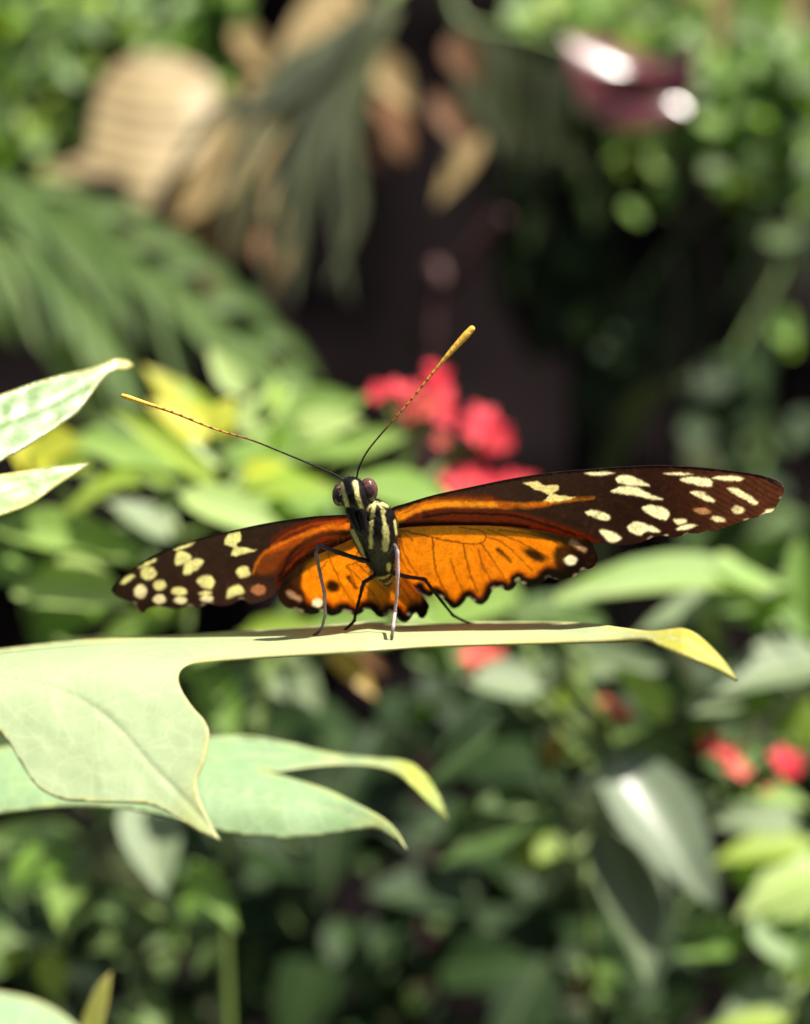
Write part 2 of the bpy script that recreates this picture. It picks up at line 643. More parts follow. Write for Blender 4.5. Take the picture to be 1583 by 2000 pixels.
def ribbon(parent, pts, widths, mat, name='leaflet', up=0.3, fold=0.3):
    """long strap leaf along world points; widths in metres"""
    pts = [Vector(p) for p in pts]
    V, F = [], []
    n = len(pts)
    for i, p in enumerate(pts):
        t = (pts[min(i + 1, n - 1)] - pts[max(i - 1, 0)]).normalized()
        view = (CAM - p).normalized()
        nn = view * (1 - up) + ZUP * up
        nn = (nn - t * nn.dot(t)).normalized()
        s = t.cross(nn)
        for k in (-1, 0, 1):
            V.append(p + s * (k * widths[i] / 2) + nn * (abs(k) * fold * widths[i] / 2))
    for i in range(n - 1):
        for k in range(2):
            a = i * 3 + k
            F.append((a, a + 1, a + 4, a + 3))
    return mesh_obj(name, V, F, M[mat], parent)


def px_m(w, d):
    return w * K * d * 0.001


def stems(parent, root, tips, mat, r0=0.004, r1=0.0012, name='stem', hub=0.6, rnd=random, sides=5):
    """a main stem from the root, with side shoots growing from the nearest lower point to every leaf base"""
    top = Vector((0, 0, 0))
    for t in tips:
        top += t
    top /= len(tips)
    zt = max(t.z for t in tips)
    head = Vector((top.x, top.y + 0.015, root.z + (zt - root.z) * 0.9))
    mid = (root + head) / 2 + Vector((rnd.uniform(-.02, .02), 0.02, 0))
    P = catmull([root - Vector((0, 0, 0.01)), mid, head], 14)
    parts = [tube_data(P, np.linspace(r0 * 1.3, r1 * 1.2, len(P)), 7)]
    sk = [Vector(p) for p in P[4:]]
    for t in sorted(tips, key=lambda q: min((q - k).length for k in sk)):
        best = min(sk, key=lambda k: (t - k).length + (0.6 * max(0, k.z - t.z + 0.01)))
        a = best + (t - best) * 0.55 + Vector((0, 0.004, -0.12 * (t - best).length))
        Q = catmull([best, a, t], 4)
        parts.append(tube_data(Q, np.linspace(r1 * 1.5, r1, len(Q)), sides))
        sk += [Vector(q) for q in Q[2::2]]
    V, F = join_data(parts)
    return mesh_obj(name, V, F, M[mat], parent)


def plant(name, label, cat, root_px, depth, leaves, group=None, stem_mat='stem', r0=0.004, r1=0.0012, hub=0.6, seed=1):
    """leaves: (bx, by, tx, ty, width, depth_base, depth_tip, material, up, shape)"""
    rnd = random.Random(seed)
    base = W(root_px, 1400, depth)
    base.z = 0.0
    t = thing(name, label, cat, base, group)
    tips = []
    for lf in leaves:
        bx, by, tx, ty, w, db, dt, mat = lf[:8]
        up = lf[8] if len(lf) > 8 else 0.5
        shape = lf[9] if len(lf) > 9 else 'ovate'
        b, e = W(bx, by, db), W(tx, ty, dt)
        put_leaf(t, b, e, px_m(w, (db + dt) / 2), mat, up, shape, rnd=rnd, nrm=lf[10] if len(lf) > 10 else None)
        tips.append(b)
    stems(t, base, tips, stem_mat, r0, r1, hub=hub, rnd=rnd)
    return t

# ------------------------------------------------------------------ shrub with the large lobed leaves (the perch)
LEAF_SPINE = [(-80, 1330), (0, 1330), (100, 1345), (180, 1380), (240, 1430), (300, 1500), (360, 1560), (425, 1632)]
MAIN_FAR = np.array([(-90, 1276), (0, 1268), (100, 1256), (200, 1247), (350, 1241), (480, 1233), (600, 1225), (720, 1214), (780, 1220), (920, 1216),
                     (1060, 1216), (1150, 1219), (1220, 1228), (1270, 1234), (1310, 1230), (1335, 1229), (1365, 1243), (1400, 1275), (1440, 1330)], float)


def main_D(X, Y):
    far = np.interp(X, MAIN_FAR[:, 0], MAIN_FAR[:, 1])
    h = np.maximum(Y - far, 0)
    d = 190 + 32 * (1 - 0.85 * smooth(X, 1080, 1290)) * np.exp(-h / 24.0) - 0.03 * h
    # the right lobe: folded along its midrib, so the near half dips
    lobe = smooth(X, 330, 520)
    d = d - 1.0 * lobe * smooth(h, 20, 60)
    d = d - 9 * smooth(X, 900, 1440) - 2.5 * smooth(X, 1260, 1440)
    return d


main_outline = np.vstack([
    catmull([(-90, 1276), (0, 1268), (100, 1256), (200, 1247), (350, 1241), (480, 1233), (600, 1225), (690, 1216), (720, 1214), (780, 1221), (850, 1220), (920, 1216),
             (1060, 1216), (1150, 1219), (1220, 1228), (1270, 1234), (1310, 1230), (1335, 1229), (1365, 1243), (1410, 1287), (1440, 1330)], 5)[:-1],
    catmull([(1440, 1330), (1395, 1304), (1330, 1279), (1290, 1263), (1255, 1250), (1180, 1253), (1000, 1258), (860, 1262), (760, 1268), (690, 1274), (600, 1279), (500, 1285), (400, 1294),
             (362, 1302), (349, 1322), (356, 1350), (378, 1383), (400, 1408), (409, 1437), (400, 1488), (384, 1528), (398, 1580), (432, 1643)], 5)[:-1],
    catmull([(432, 1643), (385, 1622), (335, 1592), (295, 1573), (250, 1569), (180, 1567), (125, 1562), (75, 1538), (42, 1492), (10, 1440), (-30, 1410), (-90, 1390)], 5)])
LOBE_RIB = [(180, 1300), (350, 1272), (500, 1256), (700, 1244), (900, 1238), (1100, 1236), (1260, 1243), (1330, 1252), (1390, 1285), (1432, 1322)]


def paint_leaf(X, Y, outline, base, ribs, seed, rim=(0.50, 0.46, 0.14), young=None):
    C = np.tile(np.array(base, float), (len(X), 1))
    n1 = vnoise(X + seed * 91, Y, 46)
    n2 = vnoise(X, Y + seed * 57, 15)
    C *= (0.93 + 0.10 * n1 + 0.03 * n2)[:, None]
    if young is not None:
        for (m, rgb) in young(X, Y):
            C = blend(C, m, rgb)
    for rib, w, side in ribs:
        r = catmull(rib, 6)
        d, t = seg_dist(X, Y, r)
        # side veins leave the midrib at an angle
        for k in range(side):
            tt = (k + 0.7) / (side + 0.6)
            i = int(tt * (len(r) - 2))
            p = r[i]
            tg = r[i + 1] - r[i]
            tg = tg / (np.hypot(*tg) + 1e-9)
            nrm = np.array([-tg[1], tg[0]])
            for sg in (-1, 1):
                q1 = p + (tg * 0.55 + nrm * sg * 0.8) * 60
                q2 = p + (tg * 1.0 + nrm * sg * 1.1) * 120
                C = blend(C, 0.5 * m_line(X, Y, [p, q1, q2], 3.4, 1.2, 1.6), tuple(min(1, c * 1.25 + 0.04) for c in base))
        C = blend(C, 0.55 * m_line(X, Y, rib, w, w * 0.5, 1.6), (0.56, 0.56, 0.34))
        C = blend(C, 0.22 * (1 - smooth(d, w, w * 3.5)), tuple(c * 0.75 for c in base))
    d, _ = seg_dist(X, Y, outline, True)
    C = blend(C, (0.15 + 0.6 * n1) * (1 - smooth(d, 1 + 3 * n2, 6 + 8 * n1)), rim)
    C = blend(C, 0.35 * (1 - smooth(d, 0, 2.5)) * (0.4 + 0.6 * n2), (0.30, 0.20, 0.07))
    # small blemishes
    r = np.random.RandomState(seed)
    for _ in range(14):
        i = r.randint(len(X))
        C = blend(C, 0.55 * m_ell(X, Y, X[i], Y[i], r.uniform(1.5, 4), r.uniform(1.5, 3), 0, 0.5), (0.46, 0.38, 0.14))
    return C


def lobed_leaf(parent, outline, depth, base, ribs, seed, spacing=5.0, thick=0.0003, wave=0.5, young=None, rim=(0.50, 0.46, 0.14), label=None, quilt=0.10, mat='fleaf'):
    X, Y, F = sheet(outline, spacing)
    D = depth(X, Y) + wave * (vnoise(X + 13 * seed, Y, 90) - 0.5) + quilt * (vnoise(X, Y + seed, 26) - 0.5)
    for rib, w, side in ribs:                         # midribs sunk into the blade
        d, _ = seg_dist(X, Y, catmull(rib, 6))
        D = D + 0.13 * np.exp(-(d / 7.0) ** 2)
    C = paint_leaf(X, Y, outline, base, ribs, seed, rim, young)
    o = mesh_obj("leaf", Wn(X, Y, D), F, M[mat], parent, True, C)
    md = o.modifiers.new("thickness", 'SOLIDIFY')
    md.thickness = thick
    md.offset = 0
    if label:
        o["label"] = label
    return o


base = W(-420, 1400, 235)
base.z = 0
perch = thing("lobed_leaf_shrub", "shrub with large pale lobed leaves, one of them carrying the butterfly", "shrub", base)


def young_main(X, Y):
    return [(0.95 * smooth(X, 1225, 1285), (0.42, 0.40, 0.035)),
            (0.55 * smooth(X, 330, 520) * (1 - smooth(X, 1200, 1260)), (0.48, 0.53, 0.26)),
            (0.5 * m_ell(X, Y, 410, 1600, 70, 60, 0.6, 0.6), (0.42, 0.44, 0.14))]


lobed_leaf(perch, main_outline, main_D, (0.38, 0.47, 0.26),
           [(LEAF_SPINE, 4.0, 5), (LOBE_RIB, 3.0, 0)], 3, 5.0, young=young_main, label="pale lobed leaf with the butterfly standing on its long lobe")

second_outline = np.vstack([
    catmull([(-90, 1480), (60, 1450), (250, 1440), (390, 1440), (480, 1436), (560, 1450), (640, 1470), (720, 1480), (790, 1487), (826, 1508), (853, 1545), (876, 1602)], 5)[:-1],
    catmull([(876, 1602), (842, 1572), (805, 1535), (770, 1508), (720, 1495), (650, 1494), (580, 1502), (540, 1508), (506, 1504)], 5)[:-1],
    catmull([(506, 1504), (560, 1518), (640, 1543), (700, 1572), (745, 1596), (775, 1622), (797, 1662)], 5)[:-1],
    catmull([(797, 1662), (768, 1638), (735, 1618), (690, 1622), (620, 1633), (540, 1637), (450, 1628), (340, 1600), (240, 1580), (130, 1576), (40, 1584), (-90, 1602)], 5)])


def second_D(X, Y):
    far = np.interp(X, [-90, 400, 640, 800, 880], [1440, 1440, 1465, 1490, 1590])
    h = np.maximum(Y - far, 0)
    return 262 - 24 * (1 - np.exp(-h / 75.0)) - 6 * smooth(X, 600, 880) * smooth(h, 0, 60)


def young_second(X, Y):
    return [(0.9 * smooth(X, 735, 800) * (1 - smooth(Y, 1590, 1620)), (0.38, 0.44, 0.02)),
            (0.6 * m_ell(X, Y, 765, 1625, 60, 40, 0.5, 0.5), (0.42, 0.44, 0.12)),
            (0.5 * smooth(vnoise(X, Y, 30), 0.5, 0.8), (0.24, 0.37, 0.16))]


lobed_leaf(perch, second_outline, second_D, (0.23, 0.35, 0.175),
           [([(-60, 1525), (150, 1535), (400, 1540), (520, 1555), (640, 1580), (730, 1606), (790, 1652)], 3.2, 5),
            ([(330, 1500), (480, 1478), (620, 1482), (760, 1496), (830, 1535), (870, 1590)], 2.6, 0)], 5, 6.0,
           young=young_second, rim=(0.40, 0.46, 0.16), label="pale green two-lobed leaf below the perch leaf")

# two glossy pointed leaves rising at the side
left_outline = np.vstack([catmull([(-90, 800), (0, 772), (60, 750), (120, 733), (170, 722), (200, 712), (225, 702), (248, 704), (261, 715)], 5)[:-1],
                          catmull([(261, 715), (245, 722), (222, 724), (200, 740), (175, 775), (150, 806), (120, 828), (75, 858), (40, 880), (0, 902), (-90, 960)], 5)])


def left_D(X, Y):
    top = np.interp(X, [-90, 0, 120, 225, 261], [800, 772, 733, 702, 712])
    h = np.maximum(Y - top, 0)
    return 228 - 0.059 * h + 0.047 * (X - 100)


lobed_leaf(perch, left_outline, left_D, (0.13, 0.24, 0.06), [([(-80, 880), (0, 830), (100, 790), (180, 745), (240, 712)], 4.0, 5)], 11, 5.0, wave=0.6, quilt=0.45, mat='gleaf',
           young=lambda X, Y: [(smooth(X, 190, 225), (0.42, 0.42, 0.05))], label="glossy pointed leaf with quilted surface and yellow tip")
low_outline = np.vstack([catmull([(-90, 938), (0, 927), (60, 918), (120, 910), (176, 905)], 5)[:-1],
                         catmull([(176, 905), (150, 924), (110, 950), (60, 985), (0, 1008), (-90, 1035)], 5)])
lobed_leaf(perch, low_outline, lambda X, Y: 220 - 0.063 * np.maximum(Y - 905, 0) + 0.047 * (X - 100), (0.15, 0.26, 0.05), [([(-80, 985), (0, 962), (80, 935), (170, 907)], 3.0, 4)], 12, 5.0, wave=0.5, quilt=0.3, mat='gleaf',
           young=lambda X, Y: [(0.6 * smooth(Y + 0.35 * X, 985, 1020), (0.42, 0.42, 0.04))], label="narrow pointed leaf with yellow lower edge")
# leaf and leaf tip low in the corner
corner_outline = np.vstack([catmull([(-90, 1925), (0, 1938), (60, 1950), (110, 1972), (150, 2003), (190, 2045)], 5)[:-1],
                            catmull([(190, 2045), (80, 2075), (-90, 2090)], 5)])
lobed_leaf(perch, corner_outline, lambda X, Y: 304 - 0.12 * np.maximum(Y - 1925, 0), (0.26, 0.38, 0.22), [([(-80, 1990), (60, 2005), (185, 2042)], 3.0, 3)], 13, 6.0)
tip_outline = np.vstack([catmull([(217, 1898), (190, 1925), (172, 1960), (155, 2010), (145, 2060)], 5)[:-1], catmull([(145, 2060), (185, 2062), (200, 2010), (212, 1950), (217, 1898)], 5)[:-1]])
lobed_leaf(perch, tip_outline, lambda X, Y: 290 + 0 * X, (0.36, 0.38, 0.05), [([(216, 1900), (190, 1960), (165, 2058)], 3.0, 0)], 14, 5.0)
# petioles and stem, reaching the leaves from outside the frame
hub = W(-300, 1560, 236)
parts = [tube_data(catmull([base, (base + hub) / 2 + Vector((0.01, 0, 0)), hub, W(-310, 900, 240)], 6), np.linspace(0.006, 0.003, 19), 9)]
for q in (W(-80, 1330, 208), W(-80, 1530, 232), W(-80, 880, 216), W(-80, 985, 207), W(-80, 1990, 296), W(160, 2058, 290)):
    z = Vector((hub.x, hub.y, min(max(q.z - 0.015, 0.9), 1.05)))
    parts.append(tube_data(catmull([z, (z + q) / 2 + Vector((0, 0, 0.004)), q], 6), np.linspace(0.0016, 0.0011, 13), 7))
mesh_obj("stem", *join_data(parts), M['stem'], perch)

# ------------------------------------------------------------------ butterfly
def z1(*p): return [(560 + x / 4.656, 880 + y / 4.656) for x, y in p]      # photo details measured in enlargements
def z2(*p): return [(200 + x / 3.044, 960 + y / 3.044) for x, y in p]
def z3(*p): return [(740 + x / 3.769, 880 + y / 3.769) for x, y in p]
def z4(*p): return [(1120 + x / 3.598, 880 + y / 3.598) for x, y in p]


bfly = thing("butterfly", "orange and black butterfly with cream spots standing on a pale leaf, wings spread", "butterfly", W(745, 1235, 206))

LTOP = np.array([(219, 1150), (233, 1131), (259, 1109.5), (298, 1086.5), (341, 1067), (397, 1049), (463, 1034), (528, 1021), (611, 1009), (673, 1006), (720, 1006)])
RTOP = np.array([(720, 1006), (769, 991), (793, 983.5), (846, 967.6), (926, 950), (1005, 934), (1085, 922), (1160, 916), (1287, 909), (1356, 912), (1426, 919), (1481, 927), (1531, 955)])


def wing_D(X, Y, side):
    if side < 0:
        s = np.clip((690 - X) / 472, 0, 1.1)
        top = np.interp(X, LTOP[:, 0], LTOP[:, 1])
        d = 201.5 + 20 * s ** 1.15
    else:
        s = np.clip((X - 770) / 762, 0, 1.1)
        top = np.interp(X, RTOP[:, 0], RTOP[:, 1])
        d = 201.5 - 5 * s
    h = np.maximum(Y - top, 0)
    return d + 0.0647 * 1.25 * h - 0.9 * np.sin(np.clip(h / 190, 0, 1) * math.pi) - 1.2 * np.exp(-h / 10.0) * 0.4


BROWN = (0.105, 0.052, 0.046)
CREAM = (0.82, 0.78, 0.50)
WHITE = (0.86, 0.80, 0.62)
ORANGE = (0.90, 0.44, 0.030)


def wing(name, outline, side, lift, paint, spacing=1.7):
    X, Y, F = sheet(outline, spacing)
    D = wing_D(X, Y, side) + lift
    Xn = X + 2.6 * (vnoise(X, Y, 7) - 0.5) + 1.4 * (vnoise(X + 31, Y, 3.1) - 0.5)      # ragged scale edges
    Yn = Y + 2.6 * (vnoise(X, Y + 77, 7) - 0.5) + 1.4 * (vnoise(X, Y + 19, 3.1) - 0.5)
    C = paint(Xn, Yn)
    rg = np.random.RandomState(len(X))
    C = C * (0.84 + 0.32 * rg.rand(len(X)))[:, None] * (0.9 + 0.2 * vnoise(X * 0.35 + Y, Y * 0.35 - X, 9))[:, None]
    C = blend(C, 0.3 * smooth(vnoise(X, Y, 23) * vnoise(X + 9, Y, 5), 0.45, 0.8), (0.30, 0.16, 0.10))   # rubbed scales
    o = mesh_obj(name, Wn(X, Y, D), F, M['wing'], bfly, True, C)
    md = o.modifiers.new("thickness", 'SOLIDIFY')
    md.thickness = 0.00008
    md.offset = 0
    return o


# ---- forewing on the photo's left
fl_outline = np.vstack([
    catmull([(712, 1040), (690, 1008), (673, 1006), (611, 1009), (528, 1021), (463, 1034), (397, 1049), (341, 1067), (298, 1086.5), (259, 1109.5), (233, 1131), (220, 1147), (219, 1155), (229, 1165), (246, 1172)], 5)[:-1],
    catmull([(246, 1172), (262, 1178), (274, 1194), (281, 1197), (292, 1187), (312, 1184), (331, 1187), (345, 1189), (371, 1183), (384, 1187), (400, 1181), (410, 1177), (430, 1183), (453, 1180), (473, 1169), (489, 1179), (512, 1174), (532, 1165), (541, 1154)], 4)[:-1],
    catmull([(541, 1154), (556, 1140), (590, 1110), (640, 1080), (690, 1056), (712, 1040)], 4)[:-1]])


def paint_fl(X, Y):
    C = np.tile(np.array(BROWN), (len(X), 1))
    tip = 1 - smooth(X, 230, 520)
    C = C * (1 + 0.5 * (1 - tip)[:, None] * smooth(Y, 1080, 1170)[:, None])
    # orange root streaks; dark red bands put the doubled wings' shade into the colour
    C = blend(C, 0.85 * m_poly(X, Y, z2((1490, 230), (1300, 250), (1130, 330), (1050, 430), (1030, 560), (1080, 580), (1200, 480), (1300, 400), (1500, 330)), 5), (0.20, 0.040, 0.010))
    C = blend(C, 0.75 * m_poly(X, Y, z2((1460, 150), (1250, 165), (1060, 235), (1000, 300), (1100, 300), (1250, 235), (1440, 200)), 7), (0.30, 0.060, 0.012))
    C = blend(C, 0.6 * m_line(X, Y, z2((1440, 175), (1250, 195), (1090, 260), (1000, 330)), 6, 3, 2), (0.62, 0.19, 0.02))
    C = blend(C, m_line(X, Y, z2((1480, 205), (1340, 212), (1200, 258), (1060, 315), (965, 365), (920, 425), (900, 485)), 13, 2, 3), (0.95, 0.46, 0.05))
    C = blend(C, 0.8 * m_line(X, Y, z2((1170, 285), (1050, 340), (960, 365)), 14, 4, 3), (0.62, 0.22, 0.025))
    for k in range(7):
        C = blend(C, 0.4 * m_line(X, Y, z2((1470 - 15 * k, 165 + 22 * k), (1300 - 10 * k, 190 + 26 * k), (1150 - 8 * k, 270 + 30 * k), (1040 + 4 * k, 360 + 30 * k)), 2.2, 1.0, 1.0), ((0.70, 0.22, 0.025), (0.07, 0.02, 0.008))[k % 2])
    C = blend(C, 0.8 * m_line(X, Y, z2((1480, 245), (1330, 250), (1200, 300), (1120, 380), (1060, 500)), 8, 5, 2), (0.035, 0.012, 0.008))
    C = blend(C, 0.9 * m_line(X, Y, z2((1490, 290), (1350, 320), (1230, 380), (1130, 450), (1060, 530)), 14, 6, 3), (0.045, 0.014, 0.008))
    C = blend(C, 0.6 * m_line(X, Y, z2((1400, 268), (1280, 300), (1170, 380), (1100, 470)), 5, 3, 2), (0.42, 0.09, 0.015))
    C = blend(C, 0.5 * m_poly(X, Y, z2((915, 480), (955, 365), (1150, 268), (1400, 185), (1480, 215), (1300, 262), (1120, 350), (1030, 480)), 8), (0.60, 0.21, 0.03))
    # veins
    for v in (((1000, 330), (800, 390), (640, 410), (500, 440)), ((800, 390), (730, 470), (700, 620)), ((700, 250), (500, 330), (330, 400)), ((920, 430), (900, 560), (880, 640)), ((640, 410), (560, 520), (520, 650)), ((500, 440), (400, 540), (360, 660))):
        C = blend(C, 0.45 * m_line(X, Y, z2(*v), 2.2, 1.4, 1.2), (0.10, 0.045, 0.028))
    sp = [((105, 542), (128, 507), (190, 490), (182, 520), (125, 550)), ((215, 455), (245, 420), (325, 400), (302, 428)),
          ((425, 340), (480, 302), (552, 293), (520, 325), (450, 350)), ((438, 440), (443, 362), (490, 355), (532, 385), (500, 420)),
          ((490, 497), (488, 432), (550, 396), (608, 414), (560, 470)), ((563, 530), (600, 502), (645, 500), (672, 540), (650, 580), (600, 575)),
          ((740, 635), (745, 590), (775, 565), (812, 550), (852, 590), (830, 610), (790, 620))]
    for p in sp:
        C = blend(C, m_poly(X, Y, z2(*p), 2.6), CREAM)
    big = z2((750, 250), (818, 236), (826, 290), (800, 325), (920, 345), (840, 375), (768, 381), (782, 335), (728, 315))
    C = blend(C, m_poly(X, Y, big, 1.6, 2), CREAM)
    for (x, y, rx, ry, c) in ((275, 485, 48, 42, CREAM), (228, 592, 40, 42, WHITE), (343, 555, 38, 32, CREAM), (340, 638, 38, 27, WHITE), (460, 592, 48, 25, CREAM), (465, 645, 40, 22, WHITE),
                              (615, 603, 40, 14, CREAM), (622, 635, 40, 17, WHITE), (838, 478, 42, 36, CREAM), (930, 582, 45, 32, (0.62, 0.36, 0.24))):
        (cx, cy), = z2((x, y))
        C = blend(C, m_ell(X, Y, cx, cy, rx / 3.044, ry / 3.044, 0, 0.18), c)
    d, _ = seg_dist(X, Y, catmull([(690, 1008), (673, 1006), (611, 1009), (528, 1021), (463, 1034), (397, 1049), (341, 1067), (298, 1086.5), (259, 1109.5), (233, 1131), (219, 1152)], 4))
    C = blend(C, 0.9 * (1 - smooth(d, 2, 6)), (0.012, 0.006, 0.006))
    for q in ((262, 1179), (400, 1181), (412, 1177), (473, 1169), (310, 1184), (371, 1183)):
        C = blend(C, 0.5 * m_ell(X, Y, q[0], q[1], 6, 3.5, 0, 0.5), WHITE)
    return C


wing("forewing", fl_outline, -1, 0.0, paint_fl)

# ---- forewing on the photo's right
fr_outline = np.vstack([
    catmull([(752, 1040), (758, 1005), (769, 991), (793, 983.5), (846, 967.6), (926, 950), (1005, 934), (1085, 922), (1160, 916), (1190, 913), (1287, 909), (1356, 912), (1426, 919), (1481, 927), (1520, 938), (1531, 951), (1531, 963), (1520, 983)], 5)[:-1],
    catmull([(1520, 983), (1509, 999), (1497, 1002), (1481, 1009), (1462, 1014), (1440, 1022), (1420, 1029), (1398, 1036), (1380, 1036), (1365, 1041), (1342, 1042), (1330, 1047), (1315, 1049), (1295, 1046), (1276, 1049), (1262, 1055), (1245, 1061), (1212, 1065), (1175, 1061)], 4)[:-1],
    catmull([(1175, 1061), (1140, 1057), (1080, 1045), (1000, 1035), (880, 1031), (780, 1036), (752, 1040)], 4)[:-1]])


def paint_fr(X, Y):
    C = np.tile(np.array((0.135, 0.070, 0.060)), (len(X), 1))
    C = blend(C, 0.65 * m_ell(X, Y, 1425, 985, 120, 66, 0.1, 0.6), (0.27, 0.13, 0.075))  # tip paled: sunlit sheen put into the brown
    C = blend(C, 0.4 * m_ell(X, Y, 1240, 985, 190, 70, 0.1, 0.7), (0.065, 0.028, 0.020))
    # fine pale streaks along the cells near the tip, part of the painted sheen
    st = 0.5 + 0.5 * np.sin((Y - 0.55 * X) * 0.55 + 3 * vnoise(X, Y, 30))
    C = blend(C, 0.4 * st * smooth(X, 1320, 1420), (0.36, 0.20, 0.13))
    # roots; dark red bands paint in the shade of the overlapping hindwing
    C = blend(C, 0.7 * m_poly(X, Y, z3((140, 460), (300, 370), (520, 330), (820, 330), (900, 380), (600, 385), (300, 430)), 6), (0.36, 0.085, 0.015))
    C = blend(C, m_line(X, Y, z3((110, 495), (200, 465), (340, 410), (500, 390), (800, 395), (1000, 402), (1180, 395), (1330, 370), (1583, 345)), 21, 3, 4), (0.95, 0.50, 0.06))
    for k in range(7):
        C = blend(C, 0.35 * m_line(X, Y, z3((150 + 20 * k, 470 - 6 * k), (340, 395 - 7 * k + 4 * (k % 3)), (560, 372 - 5 * k), (850 + 30 * (k % 2), 372 - 4 * k)), 2.2, 1.0, 1.0), ((0.80, 0.30, 0.03), (0.10, 0.03, 0.01))[k % 2])
    for k in range(5):
        C = blend(C, 0.4 * m_line(X, Y, z3((300 + 30 * k, 470 + 14 * k), (600, 445 + 18 * k), (900, 455 + 19 * k), (1200 + 40 * k, 530 + 18 * k)), 2.0, 1.0, 1.0), ((0.50, 0.13, 0.02), (0.09, 0.02, 0.008))[k % 2])
    C = blend(C, 0.8 * m_line(X, Y, z3((900, 400), (1100, 405), (1250, 395)), 14, 6, 4), (0.58, 0.22, 0.03))
    C = blend(C, 0.55 * m_line(X, Y, z3((1000, 430), (1250, 470), (1500, 560)), 12, 8, 5), (0.10, 0.04, 0.02))
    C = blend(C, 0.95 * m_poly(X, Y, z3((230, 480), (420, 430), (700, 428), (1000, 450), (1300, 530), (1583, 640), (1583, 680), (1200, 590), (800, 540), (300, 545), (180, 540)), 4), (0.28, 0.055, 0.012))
    C = blend(C, 0.85 * m_line(X, Y, z3((330, 490), (500, 462), (700, 460), (1000, 480), (1250, 550), (1450, 620)), 5, 4, 1.6), (0.03, 0.010, 0.007))
    C = blend(C, 0.9 * m_line(X, Y, z3((150, 555), (300, 535), (600, 535), (900, 540), (1100, 560)), 12, 6, 3), (0.035, 0.012, 0.008))
    C = blend(C, 0.6 * m_line(X, Y, z3((330, 455), (380, 490)), 4, 2, 1.5), (0.03, 0.01, 0.01))
    for v in (z3((1330, 370), (1583, 345)), z4((0, 330), (150, 320), (280, 270), (350, 180)), z4((280, 270), (560, 340), (850, 420)), z4((300, 180), (600, 200), (900, 290)), z4((30, 330), (250, 480), (480, 600)), z4((0, 150), (400, 155), (900, 150), (1300, 200)), z4((300, 330), (520, 480), (700, 590))):
        C = blend(C, 0.6 * m_line(X, Y, v, 2.4, 1.6, 1.3), (0.20, 0.075, 0.030))
    C = blend(C, m_poly(X, Y, z3((1060, 238), (1110, 225), (1165, 222), (1220, 255), (1310, 247), (1328, 290), (1285, 318), (1450, 345), (1330, 370), (1215, 376), (1250, 325), (1140, 283), (1110, 258)), 1.6, 2), (0.88, 0.80, 0.52))
    sp = [((75, 160), (180, 146), (292, 158), (170, 178)), ((300, 190), (350, 170), (420, 180), (540, 247), (480, 250), (400, 245), (320, 230)),
          ((268, 290), (340, 250), (440, 257), (540, 300), (632, 342), (560, 345), (440, 320)), ((85, 430), (140, 415), (250, 445), (242, 488), (150, 472)),
          ((480, 402), (540, 380), (640, 400), (678, 450), (640, 490), (560, 462)), ((383, 530), (430, 497), (510, 512), (608, 560), (590, 577), (510, 572), (470, 593), (400, 572)),
          ((180, 555), (240, 555), (345, 612), (268, 645), (210, 600)), ((635, 158), (740, 150), (842, 163), (740, 174)), ((745, 202), (830, 180), (940, 190), (982, 220), (960, 255), (860, 240)),
          ((972, 186), (1080, 173), (1197, 192), (1150, 213), (1030, 207)), ((1080, 262), (1130, 258), (1210, 295), (1295, 355), (1270, 380), (1200, 340), (1130, 305)),
          ((820, 290), (900, 285), (1000, 352), (940, 357), (870, 322)), ((700, 485), (750, 475), (802, 492), (740, 520)), ((722, 550), (800, 512), (872, 522), (800, 556)), ((1335, 445), (1370, 412), (1425, 405), (1415, 425))]
    for p in sp:
        C = blend(C, m_poly(X, Y, z4(*p), 2.8), (0.95, 0.91, 0.72))  # paler than the left wing's spots, overexposure put into the colour
    for (x, y, rx, ry, c) in ((1160, 415, 46, 30, WHITE), (1020, 480, 52, 22, WHITE), (905, 422, 60, 24, (0.62, 0.42, 0.28))):
        (cx, cy), = z4((x, y))
        C = blend(C, m_ell(X, Y, cx, cy, rx / 3.598, ry / 3.598, 0.15, 0.3), c)
    d, _ = seg_dist(X, Y, catmull([(758, 1005), (769, 991), (793, 983.5), (846, 967.6), (926, 950), (1005, 934), (1085, 922), (1160, 916), (1190, 913), (1287, 909), (1356, 912), (1426, 919), (1481, 927), (1525, 942)], 4))
    C = blend(C, 0.85 * (1 - smooth(d, 2.5, 6)), (0.018, 0.009, 0.009))
    for q in ((1270, 1050), (1340, 1043), (1458, 1015), (1490, 1006), (1300, 1047), (1528, 972)):
        C = blend(C, 0.7 * m_ell(X, Y, q[0], q[1], 6, 3, -0.3, 0.5), WHITE)
    return C


wing("forewing", fr_outline, 1, 0.0, paint_fr)

